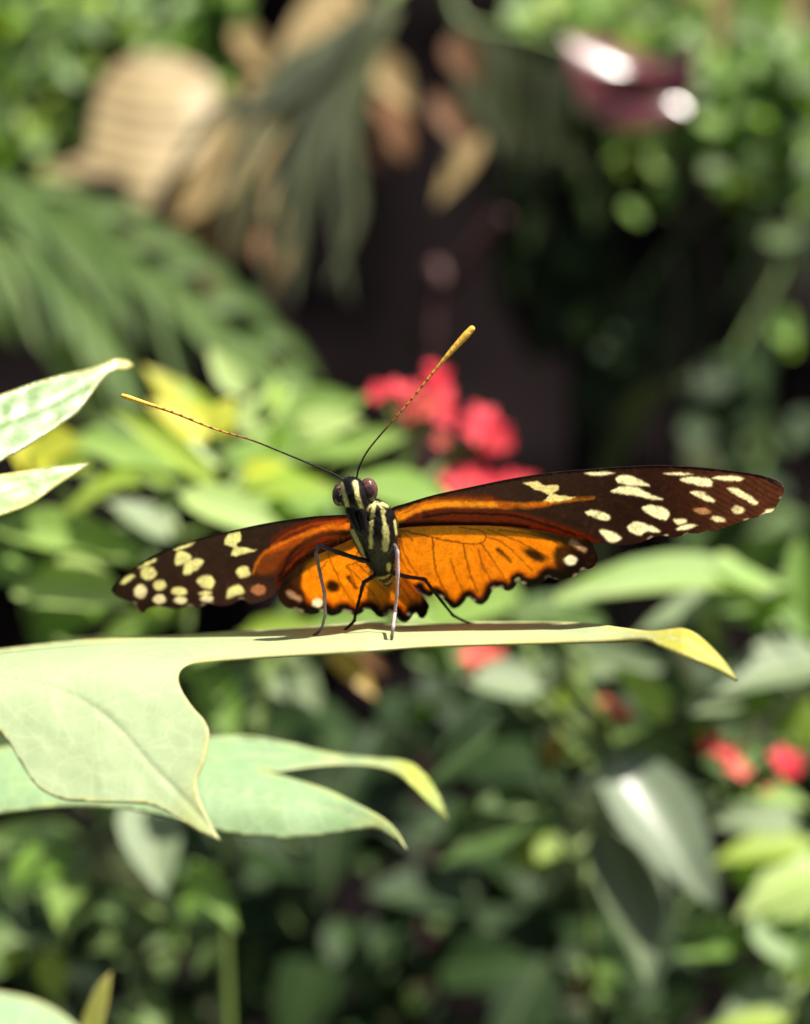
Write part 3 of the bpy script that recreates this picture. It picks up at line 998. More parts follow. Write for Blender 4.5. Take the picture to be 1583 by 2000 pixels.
# ---- hindwings
hl_scallop = [(543, 1157), (548, 1174), (561, 1187), (578, 1189), (594, 1197), (611, 1201), (625, 1197), (631, 1192), (640, 1200), (650, 1203), (663, 1199), (674, 1193), (684, 1198), (697, 1201), (708, 1196), (715, 1189), (727, 1192), (736, 1202), (746, 1206),
              (756, 1202), (762, 1195), (771, 1196), (779, 1208), (790, 1215), (800, 1210), (807, 1201), (813, 1195), (819, 1205), (827, 1207), (834, 1199), (839, 1183)]
hl_outline = np.vstack([catmull([(722, 1034), (705, 1040), (689, 1052), (647, 1072), (610, 1090), (578, 1112), (555, 1133), (543, 1157)], 5)[:-1], catmull(hl_scallop, 3)[:-1],
                        catmull([(839, 1183), (828, 1166), (815, 1153), (794, 1127), (772, 1100), (750, 1062), (722, 1034)], 5)[:-1]])
hr_scallop = [(1166, 1080), (1168, 1092), (1163, 1106), (1152, 1112), (1139, 1112), (1131, 1119), (1120, 1127), (1104, 1132), (1085, 1131), (1070, 1126), (1064, 1134), (1052, 1141), (1036, 1143), (1021, 1139), (1011, 1131), (1008, 1142), (1001, 1151), (990, 1154), (978, 1147),
              (966, 1149), (960, 1158), (953, 1172), (941, 1181), (928, 1177), (915, 1166), (908, 1174), (897, 1185), (884, 1188), (874, 1178), (862, 1166), (850, 1156), (845, 1163), (837, 1164), (825, 1156), (819, 1148)]
hr_outline = np.vstack([catmull([(748, 1036), (762, 1034), (780, 1032), (812, 1029), (873, 1027), (952, 1027), (1019, 1032), (1072, 1039), (1112, 1048), (1140, 1051), (1156, 1061), (1166, 1080)], 5)[:-1], catmull(hr_scallop, 3)[:-1],
                        catmull([(819, 1148), (793, 1132), (766, 1105), (752, 1070), (748, 1036)], 5)[:-1]])


def orange_field(X, Y):
    C = np.tile(np.array(ORANGE), (len(X), 1))
    n = vnoise(X, Y, 55)
    C = blend(C, 0.45 * n, (0.94, 0.51, 0.045))
    C = blend(C, 0.25 * vnoise(X, Y + 40, 12), (0.82, 0.33, 0.020))
    return C


def paint_hr(X, Y):
    C = orange_field(X, Y)
    sc = catmull(hr_scallop, 3)
    d, t = seg_dist(X, Y, sc)
    w = np.interp(X, [760, 850, 950, 1010, 1060, 1100, 1140, 1170], [8, 11, 16, 14, 19, 28, 42, 58])
    C = blend(C, 0.75 * (1 - smooth(d, w * 0.75, w * 1.55)), (0.33, 0.070, 0.012))
    C = blend(C, 1 - smooth(d, w * 0.55, w * 1.05), (0.030, 0.013, 0.010))
    C = blend(C, 0.9 * m_poly(X, Y, z3((1000, 552), (1250, 595), (1500, 640), (1600, 720), (1600, 870), (1480, 800), (1350, 690), (1150, 610)), 6), (0.085, 0.033, 0.020))
    C = blend(C, 0.85 * m_poly(X, Y, z3((1290, 780), (1320, 700), (1420, 720), (1500, 800), (1480, 880), (1330, 880)), 7), (0.040, 0.018, 0.014))
    (cx, cy), = z3((1150, 768))
    C = blend(C, 0.9 * m_ell(X, Y, cx, cy, 24, 9, 0.45, 0.55), (0.05, 0.018, 0.010))
    C = blend(C, 0.85 * m_line(X, Y, z3((880, 725), (930, 770), (975, 815)), 8, 3, 3), (0.10, 0.03, 0.012))
    veins = [((160, 582), (400, 640), (620, 680), (750, 682), (790, 630), (740, 585), (600, 565)), ((395, 640), (405, 760), (420, 870), (455, 960), (510, 1070)), ((622, 683), (650, 830), (690, 950), (735, 1040)),
             ((530, 800), (570, 920), (622, 1040)), ((735, 730), (770, 850), (835, 975)), ((758, 685), (850, 820), (935, 955)), ((790, 630), (900, 670), (1010, 760), (1135, 885)), ((800, 578), (1050, 680), (1270, 800)),
             ((880, 580), (1200, 630), (1380, 720), (1480, 810)), ((155, 600), (190, 760), (260, 880), (340, 980)), ((180, 600), (250, 660)), ((150, 620), (160, 780), (230, 900))]
    for i, v in enumerate(veins):
        C = blend(C, (0.85 if i < 3 else 0.65) * m_line(X, Y, z3(*v), 2.6, 1.8, 1.1), (0.14, 0.040, 0.010))
    C = blend(C, 0.5 * (1 - smooth(X + 0.4 * (Y - 1040), 768, 800)), (0.42, 0.085, 0.012))
    C = blend(C, m_ell(X, Y, *z3((1412, 806))[0], 13, 10, 0, 0.25), (0.90, 0.86, 0.74))
    C = blend(C, 0.85 * m_line(X, Y, z3((1425, 670), (1510, 730)), 12, 11, 3), (0.72, 0.52, 0.40))
    for q in ((1139, 1113), (1085, 1133), (1071, 1128), (1022, 1139), (978, 1147), (966, 1149), (916, 1168), (862, 1166), (1012, 1132), (925, 1172), (1125, 1124)):
        C = blend(C, 0.75 * m_ell(X, Y, q[0], q[1], 5.5, 4, 0, 0.5), (0.80, 0.72, 0.62))
    return C


def paint_hl(X, Y):
    C = orange_field(X, Y)
    sc = catmull(hl_scallop, 3)
    d, t = seg_dist(X, Y, sc)
    w = np.interp(X, [540, 570, 600, 640, 700, 780, 820, 840], [44, 36, 25, 20, 15, 17, 21, 26])
    C = blend(C, 0.75 * (1 - smooth(d, w * 0.75, w * 1.55)), (0.33, 0.070, 0.012))
    C = blend(C, 1 - smooth(d, w * 0.55, w * 1.05), (0.032, 0.014, 0.011))
    C = blend(C, 0.9 * m_poly(X, Y, z2((1000, 620), (1060, 500), (1180, 420), (1270, 385), (1210, 450), (1180, 540), (1200, 640), (1120, 720)), 7), (0.10, 0.040, 0.025))
    C = blend(C, 0.5 * m_poly(X, Y, z2((1330, 360), (1500, 270), (1510, 320), (1400, 380)), 6), (0.42, 0.085, 0.012))
    C = blend(C, 0.9 * m_ell(X, Y, *z1((420, 1232))[0], 13, 11, 0.3, 0.5), (0.045, 0.016, 0.010))
    C = blend(C, 0.85 * m_line(X, Y, z1((560, 1150), (590, 1195), (630, 1250)), 8, 3, 3), (0.10, 0.03, 0.012))
    veins = [((760, 925), (640, 1010), (545, 1050), (590, 1120), (640, 1250)), ((395, 990), (440, 1090), (500, 1220), (620, 1400)), ((640, 1030), (740, 1120), (880, 1260), (975, 1390)), ((560, 1055), (690, 1190), (790, 1310), (860, 1420)),
             ((800, 1010), (900, 1090), (1040, 1230), (1150, 1390)), ((660, 905), (640, 950)), ((390, 920), (385, 980)), ((370, 1010), (300, 1100)), ((900, 1020), (1060, 1160), (1190, 1320))]
    for v in veins:
        C = blend(C, 0.7 * m_line(X, Y, z1(*v), 2.4, 1.8, 1.1), (0.14, 0.040, 0.010))
    C = blend(C, 0.5 * m_line(X, Y, z2((1190, 440), (1175, 540), (1200, 640)), 3, 3, 1.5), (0.05, 0.02, 0.012))
    C = blend(C, 0.8 * m_line(X, Y, z2((1115, 605), (1175, 640)), 13, 11, 3), (0.72, 0.52, 0.40))
    C = blend(C, m_ell(X, Y, *z2((1280, 658))[0], 11, 9.5, 0, 0.25), (0.88, 0.82, 0.70))
    for q in ((578, 1190), (588, 1193), (631, 1192), (674, 1193), (683, 1196), (715, 1189), (762, 1195), (755, 1200), (800, 1199), (722, 1190)):
        C = blend(C, 0.7 * m_ell(X, Y, q[0], q[1], 5.5, 4, 0, 0.5), (0.78, 0.66, 0.56))
    return C


wing("hindwing", hr_outline, 1, -0.7, paint_hr)
wing("hindwing", hl_outline, -1, -1.2, paint_hl)

# ---- body: head, thorax and abdomen in one lofted surface
BODY = np.array([  # x, y, depth, half-width px, half-depth px
    (687, 933, 198.3, 2, 2), (687, 936, 198.2, 12, 9), (687, 944, 197.8, 22, 17), (688, 956, 197.3, 26, 23), (692, 970, 197.2, 27, 24), (699, 983, 197.7, 24, 21), (708, 991, 198.6, 25, 22),
    (721, 999, 199.5, 36, 28), (726, 1012, 200.0, 44, 34), (731, 1030, 200.7, 47, 38), (735, 1048, 201.6, 45, 38), (739, 1066, 202.6, 40, 36), (743, 1084, 203.8, 33, 32), (747, 1100, 205.6, 25, 28), (752, 1114, 208.6, 18, 24),
    (762, 1130, 212.5, 16, 20), (778, 1150, 216.6, 17, 19), (794, 1168, 220.5, 15, 17), (808, 1184, 224, 11, 12), (817, 1193, 226, 5, 6), (820, 1196, 226.7, 1, 1)])
BB = catmull(BODY, 9)
SIDES = 72
cent = [W(b[0], b[1], b[2]) for b in BB]
V, F = [], []
for i, b in enumerate(BB):
    tg = (cent[min(i + 1, len(BB) - 1)] - cent[max(i - 1, 0)]).normalized()
    a = (RT - tg * RT.dot(tg)).normalized()
    c = tg.cross(a)
    sc = K * b[2] * 0.001
    for k in range(SIDES):
        an = 2 * math.pi * k / SIDES
        bump = 1 + 0.035 * math.sin(3 * an + i * 0.12)
        V.append(cent[i] + (a * math.cos(an) * b[3] + c * math.sin(an) * b[4]) * sc * bump)
for i in range(len(BB) - 1):
    for k in range(SIDES):
        k2 = (k + 1) % SIDES
        F.append((i * SIDES + k, i * SIDES + k2, (i + 1) * SIDES + k2, (i + 1) * SIDES + k))
F.append(tuple(range(SIDES))[::-1])
F.append(tuple(range((len(BB) - 1) * SIDES, len(BB) * SIDES)))


def to_px(V):
    A = np.array([tuple(v) for v in V]) - np.array(CAM)
    d = A @ np.array(FW)
    return 791.5 + (A @ np.array(RT)) / (K * d), 1000 - (A @ np.array(UP)) / (K * d), d * 1000


X, Y, DD = to_px(V)
C = np.tile(np.array((0.006, 0.0045, 0.005)), (len(X), 1))
YEL = (0.44, 0.40, 0.15)
front = (DD < np.repeat(BB[:, 2], SIDES) + 0.6).astype(float)
for pts, w0, w1 in ((((495, 300), (515, 370), (540, 450), (553, 525)), 8, 8), (((625, 290), (640, 380), (655, 450), (685, 525)), 10, 8), (((800, 480), (778, 600), (768, 700), (768, 880)), 8.5, 6.5),
                    (((735, 540), (775, 490), (815, 470), (850, 500), (895, 555)), 4.5, 4.5), (((870, 555), (885, 620), (905, 700)), 6, 6), (((900, 700), (905, 790), (900, 890)), 12, 13),
                    (((520, 540), (545, 610)), 6, 5), (((600, 735), (655, 850), (715, 980)), 9, 5), (((870, 480), (915, 505)), 6, 6), (((930, 1040), (930, 1080)), 8, 7), (((985, 640), (1000, 760)), 5, 4)):
    C = blend(C, front * m_line(X, Y, z1(*pts), w0, w1, 1.0), YEL)
# ringed abdomen
C = blend(C, 0.8 * smooth(Y, 1118, 1124) * (np.sin(np.repeat(np.arange(len(BB)), SIDES) * 0.7) > 0.6), (0.45, 0.36, 0.12))
mesh_obj("body", V, F, M['body'], bfly, True, C)


rh = random.Random(5)
parts, cc = [], []
nb = len(BB)
for _ in range(1500):
    i = rh.randrange(6, nb - 30)
    k = rh.randrange(SIDES)
    p0 = V[i * SIDES + k]
    out_ = (p0 - cent[i]).normalized()
    tg = (cent[i + 1] - cent[i]).normalized()
    ln = rh.uniform(0.00025, 0.0007)
    d_ = (out_ + tg * rh.uniform(0.2, 1.0) + Vector((rh.uniform(-.4, .4), rh.uniform(-.4, .4), rh.uniform(-.4, .4)))).normalized()
    parts.append(tube_data([p0 - out_ * 0.00005, p0 + d_ * ln * 0.6, p0 + d_ * ln + tg * ln * 0.2], [0.000020, 0.000015, 0.000004], 3))
    cc.append(np.tile(np.array(C[i * SIDES + k]) * 0.9 + 0.012, (11, 1)))
hv, hf = join_data(parts)
mesh_obj("hair", hv, hf, M['body'], bfly, True, np.vstack(cc))["kind"] = "stuff"


def blob(name, cx, cy, d, rx, ry, rz, mat, C0=None, paint=None, nu=28, nv=18, rot=0.0):
    V, F = [], []
    for j in range(nv + 1):
        th = math.pi * j / nv
        for i in range(nu):
            ph = 2 * math.pi * i / nu
            x, y, z = rx * math.sin(th) * math.cos(ph), ry * math.cos(th), rz * math.sin(th) * math.sin(ph)
            xr, yr = x * math.cos(rot) - y * math.sin(rot), x * math.sin(rot) + y * math.cos(rot)
            V.append(W(cx + xr, cy - yr, d) + FW * (z * K * d * 0.001))
    for j in range(nv):
        for i in range(nu):
            i2 = (i + 1) % nu
            F.append((j * nu + i, j * nu + i2, (j + 1) * nu + i2, (j + 1) * nu + i))
    X, Y, _ = to_px(V)
    C = np.tile(np.array(C0), (len(V), 1))
    if paint:
        C = paint(X, Y, C)
    return mesh_obj(name, V, F, mat, bfly, True, C)


def eye_paint(cx, cy):
    def f(X, Y, C):
        C = blend(C, 0.9 * m_ell(X, Y, cx, cy, 11, 17, 0.2, 0.4), (0.016, 0.008, 0.010))
        C = blend(C, 0.5 * smooth(vnoise(X, Y, 4), 0.5, 0.8), (0.05, 0.018, 0.016))
        return C
    return f


blob("eye", 720, 957, 197.9, 18.5, 24, 19, M['eye'], (0.11, 0.045, 0.034), eye_paint(722, 964), 40, 28, 0.1)
blob("eye", 665, 965, 198.0, 15.5, 24, 18, M['eye'], (0.09, 0.036, 0.028), eye_paint(661, 974), 40, 28, -0.12)
for pts in (((683, 982), (686, 1000), (695, 1022), (708, 1046)), ((701, 984), (706, 1002), (710, 1022), (714, 1046))):
    P = catmull([W(x, y, 197.0 + 0.012 * (y - 984)) for x, y in pts], 6)
    r = np.interp(np.linspace(0, 1, len(P)), [0, 0.3, 0.8, 1], [6, 10, 8, 2.0]) * K * 0.197
    V, F = tube_data(P, r, 12)
    mesh_obj("palp", V, F, M['body'], bfly, True, np.tile(np.array((0.007, 0.005, 0.006)), (len(V), 1)))


def antenna(pts, d0, d1, ra=1.6, rb=6.5):
    P2 = catmull(pts, 10)
    n = len(P2)
    t = np.linspace(0, 1, n)
    P = [W(P2[i, 0], P2[i, 1], d0 + (d1 - d0) * t[i]) for i in range(n)]
    P3 = catmull([tuple(p) for p in P], 4)
    n = len(P3)
    t = np.linspace(0, 1, n)
    r = np.interp(t, [0, 0.03, 0.06, 0.6, 0.8, 0.95, 0.99, 1], [2.6, 2.4, ra, ra, ra * 1.7, rb, rb * 0.8, rb * 0.3]) * K * 0.198
    V, F = tube_data([Vector(p) for p in P3], r, 10)
    tt = np.concatenate([np.repeat(t, 10), [0, 1]])
    C = np.tile(np.array((0.010, 0.007, 0.007)), (len(V), 1))
    C = blend(C, smooth(tt, 0.42, 0.68), (0.62, 0.27, 0.05))
    C = blend(C, smooth(tt, 0.72, 0.86), (0.80, 0.47, 0.07))
    band = (np.sin(tt * 210) > 0.45) * smooth(tt, 0.3, 0.45) * (1 - smooth(tt, 0.74, 0.88))
    C = blend(C, 0.85 * band, (0.08, 0.030, 0.012))
    return mesh_obj("antenna", V, F, M['leg'], bfly, True, C)


antenna([(673, 940), (655, 927), (620, 912), (560, 887), (490, 859), (420, 838), (340, 806), (280, 786), (237, 772)], 197.4, 200.5, 1.8, 5.2)
antenna([(697, 938), (699, 922), (706, 904), (722, 876), (760, 830), (800, 785), (842, 733), (880, 688), (926, 638)], 197.2, 195.5, 1.8, 7.6)


def leg(pts, ds, rs, cols, name="leg"):
    """photo points, depths, radii (px) and colours per point"""
    P = [tuple(W(p[0], p[1], d)) + (r, c[0], c[1], c[2]) for p, d, r, c in zip(pts, ds, rs, cols)]
    Q = []
    for i in range(len(P) - 1):                       # straight segments, slightly rounded joints
        a, b = np.array(P[i]), np.array(P[i + 1])
        for k in range(8):
            Q.append(a + (b - a) * k / 8)
    Q.append(np.array(P[-1]))
    Q = np.array(Q)
    seg = np.arange(len(Q)) % 8
    r = Q[:, 3] * K * 0.2 * (1 + 0.22 * np.exp(-((seg - 0.0) / 1.2) ** 2) + 0.10 * np.exp(-((seg - 7.5) / 0.9) ** 2)) * (1 + 0.08 * np.sin(np.arange(len(Q)) * 2.3))
    V, F = tube_data([Vector(q[:3]) for q in Q], r, 10)
    C = np.vstack([np.repeat(Q[:, 4:7], 10, 0), Q[:1, 4:7], Q[-1:, 4:7]])
    rl = random.Random(len(Q))
    parts, cc = [(V, F)], [C]
    for i in range(18, len(Q) - 1):                    # short spines along tibia and foot
        for k in range(3):
            p0 = Vector(Q[i][:3])
            ax = (Vector(Q[i + 1][:3]) - p0).normalized()
            sd = ax.cross(Vector((rl.uniform(-1, 1), rl.uniform(-1, 1), rl.uniform(-1, 1)))).normalized()
            tip_ = p0 + sd * (r[i] + rl.uniform(0.00010, 0.00022)) + ax * 0.00018
            parts.append(tube_data([p0 + sd * r[i] * 0.8, tip_], [0.000022, 0.000006], 3))
            cc.append(np.tile(Q[i, 4:7] * 0.8, (8, 1)))
    V, F = join_data(parts)
    C = np.vstack(cc)
    return mesh_obj(name, V, F, M['leg'], bfly, True, C)


BK, GY, PK = (0.005, 0.004, 0.0045), (0.13, 0.095, 0.10), (0.42, 0.32, 0.33)


def foot_d(p):
    return float(main_D(np.array([p[0]]), np.array([p[1]]))[0]) - 0.15


p = z1((800, 1010), (700, 1000), (480, 930), (290, 862), (268, 930), (300, 1090), (345, 1300), (355, 1490), (320, 1620), (285, 1655), (238, 1690))
fd = foot_d(p[-1])
leg(p, [203, 201, 199, 198, 198.3, 199.5, 200.5, 202, fd - 1.2, fd - .3, fd], [5, 4.6, 4.4, 3.6, 3.4, 3.2, 3.4, 2.8, 2.6, 2.4, 2.0], [BK, BK, BK, (0.05, 0.04, 0.045), GY, GY, (0.22, 0.16, 0.17), (0.24, 0.17, 0.18), GY, GY, (0.05, 0.04, 0.04)])
p = z1((830, 1010), (880, 960), (985, 862), (1008, 920), (1012, 1100), (1003, 1320), (985, 1480), (970, 1600), (958, 1690), (955, 1732))
fd = foot_d(p[-1])
leg(p, [203, 201.5, 199.5, 199.5, 200, 201, 202, fd - .8, fd - .3, fd], [5.5, 6.5, 4.2, 3.6, 3.8, 3.0, 3.4, 3.2, 2.8, 2.0], [BK, BK, (0.06, 0.05, 0.05), PK, PK, (0.30, 0.20, 0.20), PK, (0.40, 0.29, 0.30), GY, BK])
p = z1((860, 1060), (820, 1125), (705, 1198), (690, 1240), (650, 1400), (625, 1500), (618, 1548), (570, 1595), (522, 1640))
fd = foot_d(p[-1])
leg(p, [205, 204.5, 204.5, 205, 207.5, 209.5, fd - 1.0, fd - .4, fd], [7, 5, 4, 3.6, 3.0, 2.8, 2.8, 2.6, 2.0], [BK] * 9)
p = z1((860, 1050), (900, 1092), (1080, 1145), (1255, 1170), (1290, 1215), (1420, 1380), (1515, 1500)) + [(903, 1211), (921, 1218)]
fd = foot_d((921, 1219))
leg(p, [205, 205, 206, 207, 207.5, 210, 213, fd - .6, fd], [6, 4.6, 4.0, 3.8, 3.4, 3.0, 2.8, 2.6, 2.0], [BK] * 9)

# ------------------------------------------------------------------ flowers
def flower_mesh(mat, seed):
    r = random.Random(seed)
    parts = []
    for k in range(5):
        a = 2 * math.pi * (k + r.uniform(-.08, .08)) / 5
        V, F = unit_leaf('round', -0.35 + r.uniform(-.1, .2), 0.3, 0, 4, 4)
        ca, sa = math.cos(a), math.sin(a)
        out = []
        for x, y, z in V:
            x, y = x * 0.72, y + 0.06
            out.append((x * ca - y * sa, x * sa + y * ca, z * 0.7 + 0.04 * k / 5 + 0.25 * (1 - y)*0.0))
        parts.append((out, F))
    tv, tf = tube_data([(0, 0, -0.75), (0, 0, -0.3), (0, 0, 0.02), (0, 0, 0.16)], [0.09, 0.11, 0.16, 0.07], 8)
    parts.append((tv, tf))
    V, F = join_data(parts)
    me = bpy.data.meshes.new("flower")
    me.from_pydata([tuple(v) for v in V], [], F)
    me.polygons.foreach_set("use_smooth", [True] * len(me.polygons))
    me.materials.append(M[mat])
    return me


FLOWERS = {m: [flower_mesh(m, 10 + i) for i in range(3)] for m in ('petal', 'coral')}


def cluster(parent, hub_px, d, spots, rnd):
    """flower cluster (a part) with its flowers (sub-parts). spots: (x, y, radius px, depth, material, facing up)"""
    h = W(hub_px[0], hub_px[1], d)
    parts = []
    for x, y, r, dd, mat, fu in spots:
        p = W(x, y, dd)
        parts.append(tube_data(catmull([h, (h + p) / 2 + Vector((0, 0.002, -0.002)), p], 4), np.linspace(0.0011, 0.0008, 9), 6))
    o = mesh_obj("flower_cluster", *join_data(parts), M['stem'], parent)
    for x, y, r, dd, mat, fu in spots:
        p = W(x, y, dd)
        s = px_m(r * 0.76, dd)
        view = (CAM - p).normalized()
        n = (view * (1 - fu) + ZUP * fu + Vector((rnd.uniform(-.35, .35), 0, rnd.uniform(-.2, .2)))).normalized()
        a = n.cross(Vector((rnd.uniform(-1, 1), rnd.uniform(-1, 1), rnd.uniform(-1, 1)))).normalized()
        b = n.cross(a)
        f = bpy.data.objects.new("flower", rnd.choice(FLOWERS[mat]))
        col.objects.link(f)
        f.parent = o
        f.matrix_basis = Matrix(((a.x * s, b.x * s, n.x * s, p.x), (a.y * s, b.y * s, n.y * s, p.y), (a.z * s, b.z * s, n.z * s, p.z), (0, 0, 0, 1)))
    return o


def extra_stem(parent, pts, r, mat='stem', name='stem'):
    P = catmull([tuple(W(*p)) for p in pts], 6)
    return mesh_obj(name, *tube_data([Vector(p) for p in P], np.linspace(r, r * 0.7, len(P)), 7), M[mat], parent)


FG = "red flowering shrubs behind the perch"
# ---- young flowering shrub just behind the butterfly
L = [
    # yellow young shoot
    (425, 865, 292, 702, 80, 455, 450, 'yellow', 0.35), (440, 872, 345, 735, 70, 440, 445, 'lime', 0.4), (425, 862, 300, 770, 80, 435, 430, 'yellow', 0.5), (412, 850, 462, 776, 66, 398, 400, 'yellow', 0.35),
    (430, 955, 222, 788, 50, 385, 372, 'lime', 0.45, 'lance'), (440, 905, 330, 860, 55, 400, 395, 'pale', 0.5), (350, 925, 140, 850, 74, 400, 410, 'light', 0.55),
    (170, 950, 348, 922, 38, 395, 385, 'lime', 0.5, 'lance'), (270, 930, 95, 1005, 44, 385, 380, 'lime', 0.5), (180, 920, 60, 905, 40, 400, 410, 'lime', 0.5),
    (350, 962, 575, 1045, 82, 380, 372, 'pale', 0.6), (345, 1050, 215, 965, 66, 430, 425, 'grey', 0.5), (-30, 1025, 300, 1088, 84, 405, 385, 'light', 0.55, 'lance'),
    (40, 1130, 240, 1165, 118, 400, 385, 'pale', 0.6), (-40, 1075, 75, 1140, 90, 410, 400, 'light', 0.6), (60, 1215, 250, 1160, 110, 420, 415, 'bright', 0.4), (120, 1260, 40, 1170, 90, 425, 420, 'bright', 0.4),
    (300, 1090, 230, 1010, 70, 440, 445, 'mid', 0.4), (200, 1260, 330, 1195, 60, 430, 420, 'light', 0.4), (370, 1150, 250, 1240, 60, 435, 430, 'lime', 0.3),
    (450, 930, 520, 830, 70, 410, 418, 'light', 0.5), (480, 775, 402, 672, 62, 450, 455, 'pale', 0.45), (470, 850, 560, 745, 80, 440, 446, 'pale', 0.5),
    (520, 830, 600, 745, 62, 452, 455, 'light', 0.4), (560, 850, 700, 800, 66, 445, 440, 'pale', 0.5), (570, 790, 690, 775, 60, 455, 450, 'light', 0.5), (500, 880, 600, 845, 70, 430, 425, 'light', 0.5),
    (560, 890, 690, 862, 52, 440, 432, 'light', 0.55), (540, 880, 530, 835, 44, 425, 420, 'bright', 0.3), (530, 800, 545, 735, 46, 440, 445, 'lime', 0.3),
    (430, 955, 660, 940, 64, 405, 398, 'lime', 0.6), (470, 925, 560, 900, 44, 400, 398, 'yellow', 0.5), (640, 900, 790, 838, 50, 440, 436, 'light', 0.5, 'lance'), (690, 935, 900, 975, 76, 430, 412, 'light', 0.65),
    (660, 960, 480, 1010, 76, 410, 402, 'light', 0.5), (455, 985, 690, 985, 60, 420, 425, 'bright', 0.45), (560, 1000, 690, 1040, 70, 415, 410, 'mid', 0.45),
    (780, 960, 900, 1000, 60, 440, 430, 'pale', 0.6), (380, 930, 300, 990, 60, 410, 400, 'mid', 0.4), (450, 880, 600, 920, 50, 415, 405, 'light', 0.5),
    (300, 880, 180, 800, 70, 430, 436, 'mid', 0.4), (230, 860, 120, 870, 60, 425, 425, 'light', 0.5), (60, 880, 150, 850, 70, 400, 390, 'yellow', 0.4), (100, 930, 20, 860, 80, 405, 396, 'yellow', 0.4),
    (520, 690, 440, 640, 60, 470, 480, 'mid', 0.4), (600, 760, 520, 690, 60, 470, 476, 'mid', 0.4), (640, 820, 720, 770, 40, 455, 455, 'light', 0.4),
    (600, 1225, 760, 1200, 60, 410, 400, 'light', 0.5), (470, 1240, 640, 1215, 50, 400, 395, 'lime', 0.5), (760, 1215, 690, 1180, 60, 420, 415, 'light', 0.5), (400, 1300, 470, 1440, 90, 420, 410, 'bright', 0.35), (350, 1290, 440, 1300, 80, 425, 420, 'light', 0.5), (380, 1400, 460, 1330, 80, 440, 440, 'mid', 0.4),
]
sh = plant("flowering_shrub", "young flowering shrub with yellow-green shoots and a tall red flower cluster behind the butterfly's head", "shrub", 470, 440, L, FG, 'stem', 0.0035, 0.0010, 0.85, 5)
rf = random.Random(21)
extra_stem(sh, [(470, 1500, 450), (560, 1200, 470), (760, 960, 470), (800, 850, 470)], 0.0035)
extra_stem(sh, [(760, 1000, 470), (880, 900, 480), (900, 870, 478)], 0.0022)
extra_stem(sh, [(445, 1010, 405), (446, 930, 402), (420, 850, 400)], 0.0030)
cluster(sh, (800, 860), 470, [(742, 768, 40, 468, 'petal', .5), (775, 760, 34, 472, 'petal', .6), (800, 770, 36, 474, 'petal', .5), (855, 745, 46, 466, 'petal', .4), (862, 770, 40, 470, 'petal', .4), (835, 790, 42, 462, 'coral', .3), (870, 810, 38, 466, 'petal', .3), (805, 800, 36, 462, 'coral', .3), (850, 725, 34, 470, 'petal', .7)], rf)
cluster(sh, (905, 875), 478, [(945, 815, 46, 476, 'petal', .5), (970, 850, 44, 474, 'petal', .3), (925, 840, 40, 470, 'petal', .3), (950, 870, 34, 478, 'petal', .2), (985, 865, 30, 482, 'petal', .2), (865, 860, 26, 480, 'coral', .3)], rf)

